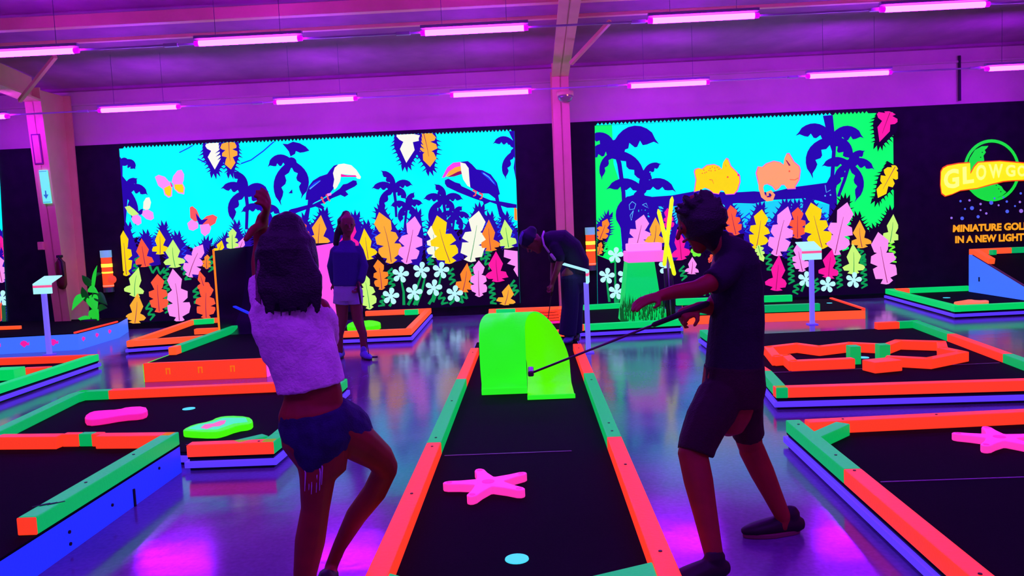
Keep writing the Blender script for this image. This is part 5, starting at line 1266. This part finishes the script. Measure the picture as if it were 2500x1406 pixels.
# left arm raised above the head, right arm forward
m.loft([g(655, 745, .0), g(640, 690, .06), g(634, 640, .10), g(640, 590, .13)], [.040, .036, .032, .03]); m.loft([g(640, 590, .13), g(636, 560, .12), g(642, 530, .10)], [.032, .028, .022])
hand(m, g(643, 535, .10), g(652, 505, .06)-g(643, 535, .10), Vector((-1, 0.2, -0.2)), 0.95, 0.55, 1)
m.loft([g(642, 545, .1), g(618, 560, .04), g(600, 585, 0)], [.018, .016, .011], n=10)
m.loft([g(780, 750), g(800, 800, .12), g(770, 850, .28)], [.038, .034, .03]); m.loft([g(770, 850, .28), g(720, 850, .40)], [.03, .022]); hand(m, g(722, 850, .40), Vector((-1, .3, .2)), Vector((0, 0, -1)), 0.95, 0.6)
girl = m.build('person', SKIN, remesh=0.0065, relax=3, org=(A0.x, A0.y, 0))
tag(girl, 'girl seen from behind in the left foreground, pale top and dark shorts, one arm raised', 'person')
hm = MB()
hm.loft([g(702, 566, .01), g(702, 582, .01), g(700, 620, 0), g(702, 680, -.02), g(708, 735, -.04)], [(.076, .08), (.100, .102), (.114, .114), (.114, .09), (.098, .055)], ref=CAMR, n=20)
rnd = random.Random(21)
for k in range(34):
    x_ = 634+rnd.random()*140; q_ = 1-abs(x_-712)/110; y1_ = 722+rnd.random()*34+q_*22; w_ = rnd.uniform(-7, 7)
    hm.loft([g(0.6*x_+275, 610, -.06), g(x_+3, 680, -.088), g(x_+w_*0.5, 712, -.105), g(x_+w_, y1_, -.11)], [.022, .019, .015, .004], n=8)
hm.build('hair', HAIRM, girl, remesh=0.006, relax=2, disp=0.012)
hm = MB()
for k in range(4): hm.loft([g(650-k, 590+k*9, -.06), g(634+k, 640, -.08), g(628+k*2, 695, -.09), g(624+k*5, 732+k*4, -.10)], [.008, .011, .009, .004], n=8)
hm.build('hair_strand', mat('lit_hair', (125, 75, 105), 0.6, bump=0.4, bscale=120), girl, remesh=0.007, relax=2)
tm = MB()
tm.loft([g(760, 945), g(752, 905), g(733, 850), g(716, 800), g(708, 765), g(706, 738)], [(.127, .105), (.128, .105), (.132, .108), (.138, .11), (.132, .095), (.095, .065)], ref=CAMR, n=22, cap='end')
tm.loft([g(655, 755), g(642, 715, .04), g(636, 680, .07)], [.058, .052, .046], cap='start'); tm.loft([g(765, 760), g(790, 790, .06), g(796, 830, .13)], [.062, .058, .05], cap='start')
tm.loft([g(690, 900, -.03), g(668, 870, -.03), g(645, 810, -.03), g(640, 765, 0)], [.035, .04, .045, .05])
tm.build('knit_top', WHITE_T, girl, remesh=0.0075, relax=2, disp=0.012)
sk = MB()
sk.loft([g(765, 992, 0), g(772, 1030, .01), g(778, 1070, .01), g(776, 1105, 0), g(772, 1135, 0)], [(.127, .105), (.142, .125), (.135, .125), (.105, .11), (.06, .09)], ref=CAMR, n=22, cap='end')
sk.loft([g(800, 1030, .02), g(845, 1045, .08), g(862, 1058, .11)], [(.11, .11), (.095, .1), (.085, .095)])
sk.build('denim_shorts', DENIM, girl, remesh=0.0075, relax=2, disp=0.006)
fr = MB(); rnd = random.Random(5)
for (x_, y_) in ((752, 1135), (758, 1143), (770, 1138), (778, 1130), (783, 1120), (742, 1132)): fr.loft([g(x_, y_, -.08), g(x_+4, y_+22, -.085), g(x_+2, y_+48+rnd.random()*20, -.08)], [.0035, .003, .0015], n=6)
fr.build('frayed_thread', mat('pale_thread', (200, 170, 210), 0.8), girl, smooth=True)
shoe(girl, (A0.x, A0.y-0.04, 0), (A0.x-.03, A0.y+.20, 0)); shoe(girl, (fl.x, fl.y-0.05, 0), (fl.x-.05, fl.y+.18, 0))

# ---- boy in the right foreground
d = 3.5
m = MB()
m.loft([g(1793, 920), g(1795, 860), g(1800, 780), g(1800, 700), g(1792, 640), g(1775, 600)], [(.120, .10), (.112, .09), (.108, .09), (.115, .095), (.105, .10), (.06, .06)], ref=CAMR, n=18)
m.loft([g(1775, 615), g(1745, 585), g(1722, 570)], [.055, .048, .05])
head(m, g(1708, 545), 0.090, (-1, -0.05, -0.28), up=(-0.25, 0, 1))
m.loft([g(1790, 900), g(1785, 960), g(1780, 1010)], [(.13, .11), (.135, .12), (.10, .1)], ref=CAMR)
footR = P(1905, 1302, z=0.0); footL = P(1745, 1412, z=0.0)
dl = footL.y-d; drr = footR.y-d
m.loft([g(1755, 985, -.03), g(1720, 1040, -.10), g(1688, 1095, -.14)], [.088, .076, .058]); 
kneeL = g(1690, 1100, -.14); ankL = P(1742, 1352, y=footL.y)
m.loft([kneeL, kneeL.lerp(ankL, 0.3), kneeL.lerp(ankL, 0.6), ankL], [.064, .063, .052, .040])
m.loft([g(1810, 985, .03), g(1822, 1040, .09), g(1832, 1090, .12)], [.084, .070, .056])
kneeR = g(1834, 1095, .12); ankR = P(1912, 1262, y=footR.y-0.02)
m.loft([kneeR, kneeR.lerp(ankR, 0.35), kneeR.lerp(ankR, 0.65), ankR], [.060, .056, .046, .036])
for a_, f_ in ((ankL, footL), (ankR, footR)): m.loft([a_, Vector((a_.x, a_.y, 0.05)), Vector((f_.x-0.10, f_.y-0.02, 0.035))], [.032, .034, .022])
# arms reaching forward to the left
m.loft([g(1788, 655, -.08), g(1745, 685, -.14), g(1700, 705, -.20)], [.046, .042, .036]); m.loft([g(1700, 705, -.20), g(1650, 712, -.26), g(1612, 722, -.30)], [.036, .030, .023])
hand(m, g(1614, 721, -.30), g(1585, 730, -.32)-g(1614, 721, -.30), Vector((0.1, 0.3, -1)), 0.95, 0.25, -1)
m.loft([g(1790, 660, .10), g(1760, 720, .06), g(1735, 752, .0)], [.046, .040, .034]); m.loft([g(1735, 752, .0), g(1715, 750, -.04), g(1703, 750, -.06)], [.032, .027, .024])
hw = g(1705, 750, -.06); hd = g(1680, 762, -.08)-hw
hand(m, hw, hd, Vector((-0.3, 0.4, -1)), 1.0, 1.15, -1)
boy = m.build('person', SKIN, remesh=0.0065, relax=3, org=(footL.x, footL.y, 0))
tag(boy, 'boy in dark shirt and shorts in the right foreground, leaning and swinging a putter', 'person')
eyes(boy, g(1708, 545), 0.090, (-1, -0.05, -0.28), up=(-0.25, 0, 1))
hm = MB()
hm.loft([g(1722, 488, 0), g(1722, 505), g(1716, 535), g(1722, 565), g(1738, 590)], [(.045, .05), (.092, .09), (.108, .108), (.090, .10), (.045, .06)], ref=CAMR, n=20)
hm.ball(g(1674, 522, 0), (.040, .07, .045), 12); rnd = random.Random(11)
for k in range(34):
    an = rnd.uniform(-2.9, 0.5); rr = rnd.uniform(0.085, 0.108); b = g(1716, 530, rnd.uniform(-.07, .07)); dr_ = Vector((math.cos(an), 0, -math.sin(an)))
    hm.loft([b+dr_*rr*0.8, b+dr_*(rr+.012)+Vector((-.01, 0, 0))], [.02, .008], n=6)
hm.build('hair', HAIRM, boy, remesh=0.007, relax=1)
tm = MB()
tm.loft([g(1792, 905), g(1794, 860), g(1799, 780), g(1800, 700), g(1795, 650), g(1785, 612), g(1768, 590)], [(.128, .12), (.124, .115), (.118, .11), (.112, .112), (.108, .112), (.088, .09), (.05, .06)], ref=CAMR, n=22, cap='end')
tm.loft([g(1790, 645, -.06), g(1755, 680, -.13), g(1738, 690, -.16)], [.064, .058, .054], cap='start'); tm.loft([g(1795, 650, .08), g(1765, 712, .06), g(1758, 725, .05)], [.06, .056, .052], cap='start')
tm.build('shirt', DKSHIRT, boy, remesh=0.0075, relax=2, disp=0.008)
tm = MB()
tm.loft([g(1792, 888), g(1792, 940), g(1786, 985)], [(.130, .12), (.138, .13), (.13, .125)], ref=CAMR, n=22, cap=False)
tm.loft([g(1760, 970, -.03), g(1725, 1030, -.09), g(1702, 1085, -.13), g(1697, 1105, -.14)], [(.105, .115), (.095, .105), (.082, .09), (.080, .088)], cap='start'); 
tm.loft([g(1812, 970, .03), g(1820, 1030, .08), g(1828, 1062, .10)], [(.092, .11), (.078, .095), (.072, .085)], cap='start')
tm.build('shorts', DKSHORT, boy, remesh=0.0075, relax=2, disp=0.006)
shoe(boy, (footR.x+0.08, footR.y+0.0, 0), (footR.x-0.17, footR.y-0.03, 0), 0.10, 0.048); shoe(boy, (footL.x+0.03, footL.y, 0), (footL.x-0.20, footL.y-0.08, 0), 0.10, 0.05)
putter('golf_putter', g(1725, 742, -.09), P(1296, 911, y=3.42), 'putter held out across the green loop by the boy in dark clothes', side=(0, 1, 0))

# ---- woman standing at the back
fw = P(862, 874, z=0); d = fw.y
m = MB()
m.loft([g(848, 720), g(847, 690), g(847, 650), g(847, 615), g(847, 598)], [(.14, .10), (.13, .09), (.145, .10), (.17, .095), (.09, .06)], ref=CAMR, n=16)
m.loft([g(847, 602), g(846, 575)], [.05, .047]); hc = g(848, 548); head(m, hc, 0.105, (0.45, -1, -0.1))
lf, rf = P(833, 874, z=0), P(888, 876, z=0)
m.loft([g(834, 725), g(836, 780), Vector((lf.x, d, 0.28)), Vector((lf.x, d, 0.08))], [.085, .062, .050, .035]); m.loft([g(868, 725), g(873, 780), Vector((rf.x-.01, d, 0.28)), Vector((rf.x-.01, d, 0.08))], [.085, .062, .050, .035])
m.loft([g(815, 612), g(808, 650, .05), g(815, 690, .10)], [.045, .04, .035]); hand(m, g(815, 690, .10), Vector((.3, .1, -1)), Vector((0, 1, 0)), 1.0, 0.4)
m.loft([g(879, 612), g(888, 650, -.02), g(884, 680, -.06)], [.045, .04, .033]); m.loft([g(884, 680, -.06), g(874, 697, -.10)], [.03, .026]); hand(m, g(876, 694, -.10), Vector((-.25, -.1, -1)), Vector((-1, 0, 0)), 1.05, 1.0)
wo = m.build('person', SKINB, remesh=0.009, relax=3, org=(fw.x, fw.y, 0)); tag(wo, 'woman in a blue hooded top and pale shorts standing by the orange lane', 'person')
eyes(wo, hc, 0.105, (0.45, -1, -0.1))
hm = MB(); hm.loft([g(845, 526, .02), g(845, 538, .03), g(843, 560, .05)], [(.06, .06), (.105, .10), (.09, .08)], ref=CAMR, n=16); hm.loft([g(833, 545, .05), g(824, 570, .06), g(820, 595, .05), g(822, 610, .04)], [.035, .04, .035, .015])
hm.build('ponytail_hair', HAIRM, wo, remesh=0.009, relax=2)
tm = MB(); tm.loft([g(848, 697), g(847, 650), g(847, 615), g(847, 600)], [(.165, .13), (.160, .125), (.180, .12), (.10, .08)], ref=CAMR, n=20, cap='end')
tm.loft([g(820, 612), g(810, 650, .05), g(816, 688, .10)], [.062, .058, .045]); tm.loft([g(875, 612), g(888, 650, -.02), g(882, 684, -.07)], [.062, .058, .045]); tm.loft([g(835, 596, .04), g(847, 600, .08), g(860, 597, .04)], [.04, .05, .04])
tm.build('hooded_top', HOODIE, wo, remesh=0.009, relax=2)
tm = MB(); tm.loft([g(848, 690), g(848, 712), g(850, 733)], [(.15, .12), (.165, .13), (.165, .13)], ref=CAMR, n=20, cap=False); tm.loft([g(836, 710), g(833, 742)], [(.10, .11), (.098, .105)], ref=CAMR, cap='start'); tm.loft([g(866, 710), g(868, 742)], [(.095, .11), (.088, .105)], ref=CAMR, cap='start')
tm.build('shorts', SHORTW, wo, remesh=0.009, relax=1)
LB = mat('pale_blue_shoe', (90, 90, 190), 0.5)
shoe(wo, (lf.x, lf.y+.06, 0), (lf.x-.03, lf.y-.16, 0), 0.11, 0.05, LB, SHOEM); shoe(wo, (rf.x-.02, rf.y+.06, 0), (rf.x+.10, rf.y-.13, 0), 0.11, 0.05, LB, SHOEM)
p_ = g(873, 690, -.14); putter('golf_putter', p_, Vector((p_.x+.09, p_.y-.03, 0.03)), 'putter held upright by the standing woman in the blue top')

# ---- man bending over his putt
d = 9.32
sh = P(1392, 836, z=ZC)
m = MB()
m.loft([g(1403, 672), g(1405, 645), g(1392, 612), g(1370, 592), g(1345, 588), g(1332, 590)], [(.15, .13), (.14, .13), (.125, .16), (.125, .17), (.11, .15), (.06, .08)], n=18)
m.loft([g(1338, 590), g(1318, 590)], [.055, .052]); hc = g(1302, 590); head(m, hc, 0.105, (-0.8, -0.35, -0.75), up=(-0.75, 0, 0.65))
m.loft([g(1390, 668, -.07), g(1392, 740, -.08), g(1392, 810, -.08), Vector((sh.x-.03, d-.08, ZC+.08))], [.095, .07, .055, .04]); m.loft([g(1408, 668, .08), g(1405, 740, .10), g(1402, 800, .12), Vector((sh.x+.06, d+.12, ZC+.08))], [.095, .07, .055, .04])
m.loft([g(1362, 605, -.12), g(1368, 632, -.16), g(1360, 660, -.18)], [.052, .045, .038]); m.loft([g(1360, 660, -.18), g(1352, 680, -.16), g(1348, 693, -.13)], [.036, .03, .026]); hand(m, g(1349, 692, -.13), Vector((-.12, .05, -1)), Vector((-1, .2, 0)), 1.05, 1.1)
m.loft([g(1355, 608, .12), g(1352, 645, .10), g(1349, 680, .0), g(1349, 686, -.04)], [.048, .04, .03, .026]); hand(m, g(1349, 684, -.06), Vector((-.1, -.1, -1)), Vector((-1, -.2, 0)), 1.05, 1.1, -1)
man = m.build('person', SKINB, remesh=0.009, relax=3, org=(sh.x, d, ZC)); tag(man, 'man in a dark cap and polo shirt bending over his putt behind the green loop', 'person')
eyes(man, hc, 0.105, (-0.8, -0.35, -0.75), up=(-0.75, 0, 0.65))
tm = MB(); tm.loft([g(1404, 668), g(1406, 640), g(1392, 606), g(1370, 588), g(1342, 586)], [(.165, .15), (.155, .15), (.14, .175), (.14, .185), (.11, .15)], n=20, cap='end'); tm.loft([g(1356, 600, -.12), g(1366, 628, -.16)], [.075, .068]); tm.loft([g(1352, 602, .12), g(1352, 632, .10)], [.07, .06])
tm.build('polo_shirt', POLO, man, remesh=0.009, relax=2)
tm = MB(); tm.loft([g(1328, 567, .02), g(1324, 578, -.14), g(1328, 598, -.19), g(1340, 615, -.21)], [(.012, .022)]*4, n=8); tm.build('collar_trim', TRIM, man, smooth=True)
tm = MB(); tm.loft([g(1346, 622, -.225), g(1354, 633, -.24)], [(.018, .03), (.018, .03)], n=8); tm.build('sleeve_trim', TRIM, man, smooth=True)
tm = MB(); tm.loft([g(1400, 655), g(1400, 690)], [(.16, .15), (.15, .15)], ref=CAMR, n=20); tm.loft([g(1392, 680, -.07), g(1392, 750, -.08), Vector((sh.x-.03, d-.08, ZC+.09))], [.115, .10, .105], cap='start'); tm.loft([g(1408, 680, .08), g(1404, 750, .10), Vector((sh.x+.06, d+.12, ZC+.09))], [.11, .095, .10], cap='start')
tm.build('trousers', TROU, man, remesh=0.009, relax=2)
tm = MB(); tm.loft([g(1297, 566, 0), g(1293, 574, 0), g(1288, 584, 0)], [(.07, .075), (.108, .108), (.112, .112)], n=18); tm.build('cap', CAPM, man, remesh=0.008, relax=2)
tm = MB(); b0 = g(1281, 583, -.02); 
tm.loft([g(1283, 576, -.04), g(1274, 588, -.07), g(1269, 594, -.08)], [(.010, .085), (.008, .07), (.006, .03)], ref=(1, 0, 0.6), n=12); tm.build('cap_brim', mat('pale_brim', (110, 100, 200), 0.6), man, smooth=True)
shoe(man, (sh.x+.02, d-.02, ZC), (sh.x-.06, d-.24, ZC), 0.10, 0.05, mat('pale_lace_shoe', (80, 75, 160), 0.5), SHOEM); shoe(man, (sh.x+.10, d+.16, ZC), (sh.x+.04, d-.06, ZC), 0.10, 0.05, SHOEM, SHOEM)
p_ = g(1351, 686, -.12); putter('golf_putter', p_, P(1335, 800, y=d-.02+.45), 'putter held low by the bending man in the cap', side=(-1, 0, 0))
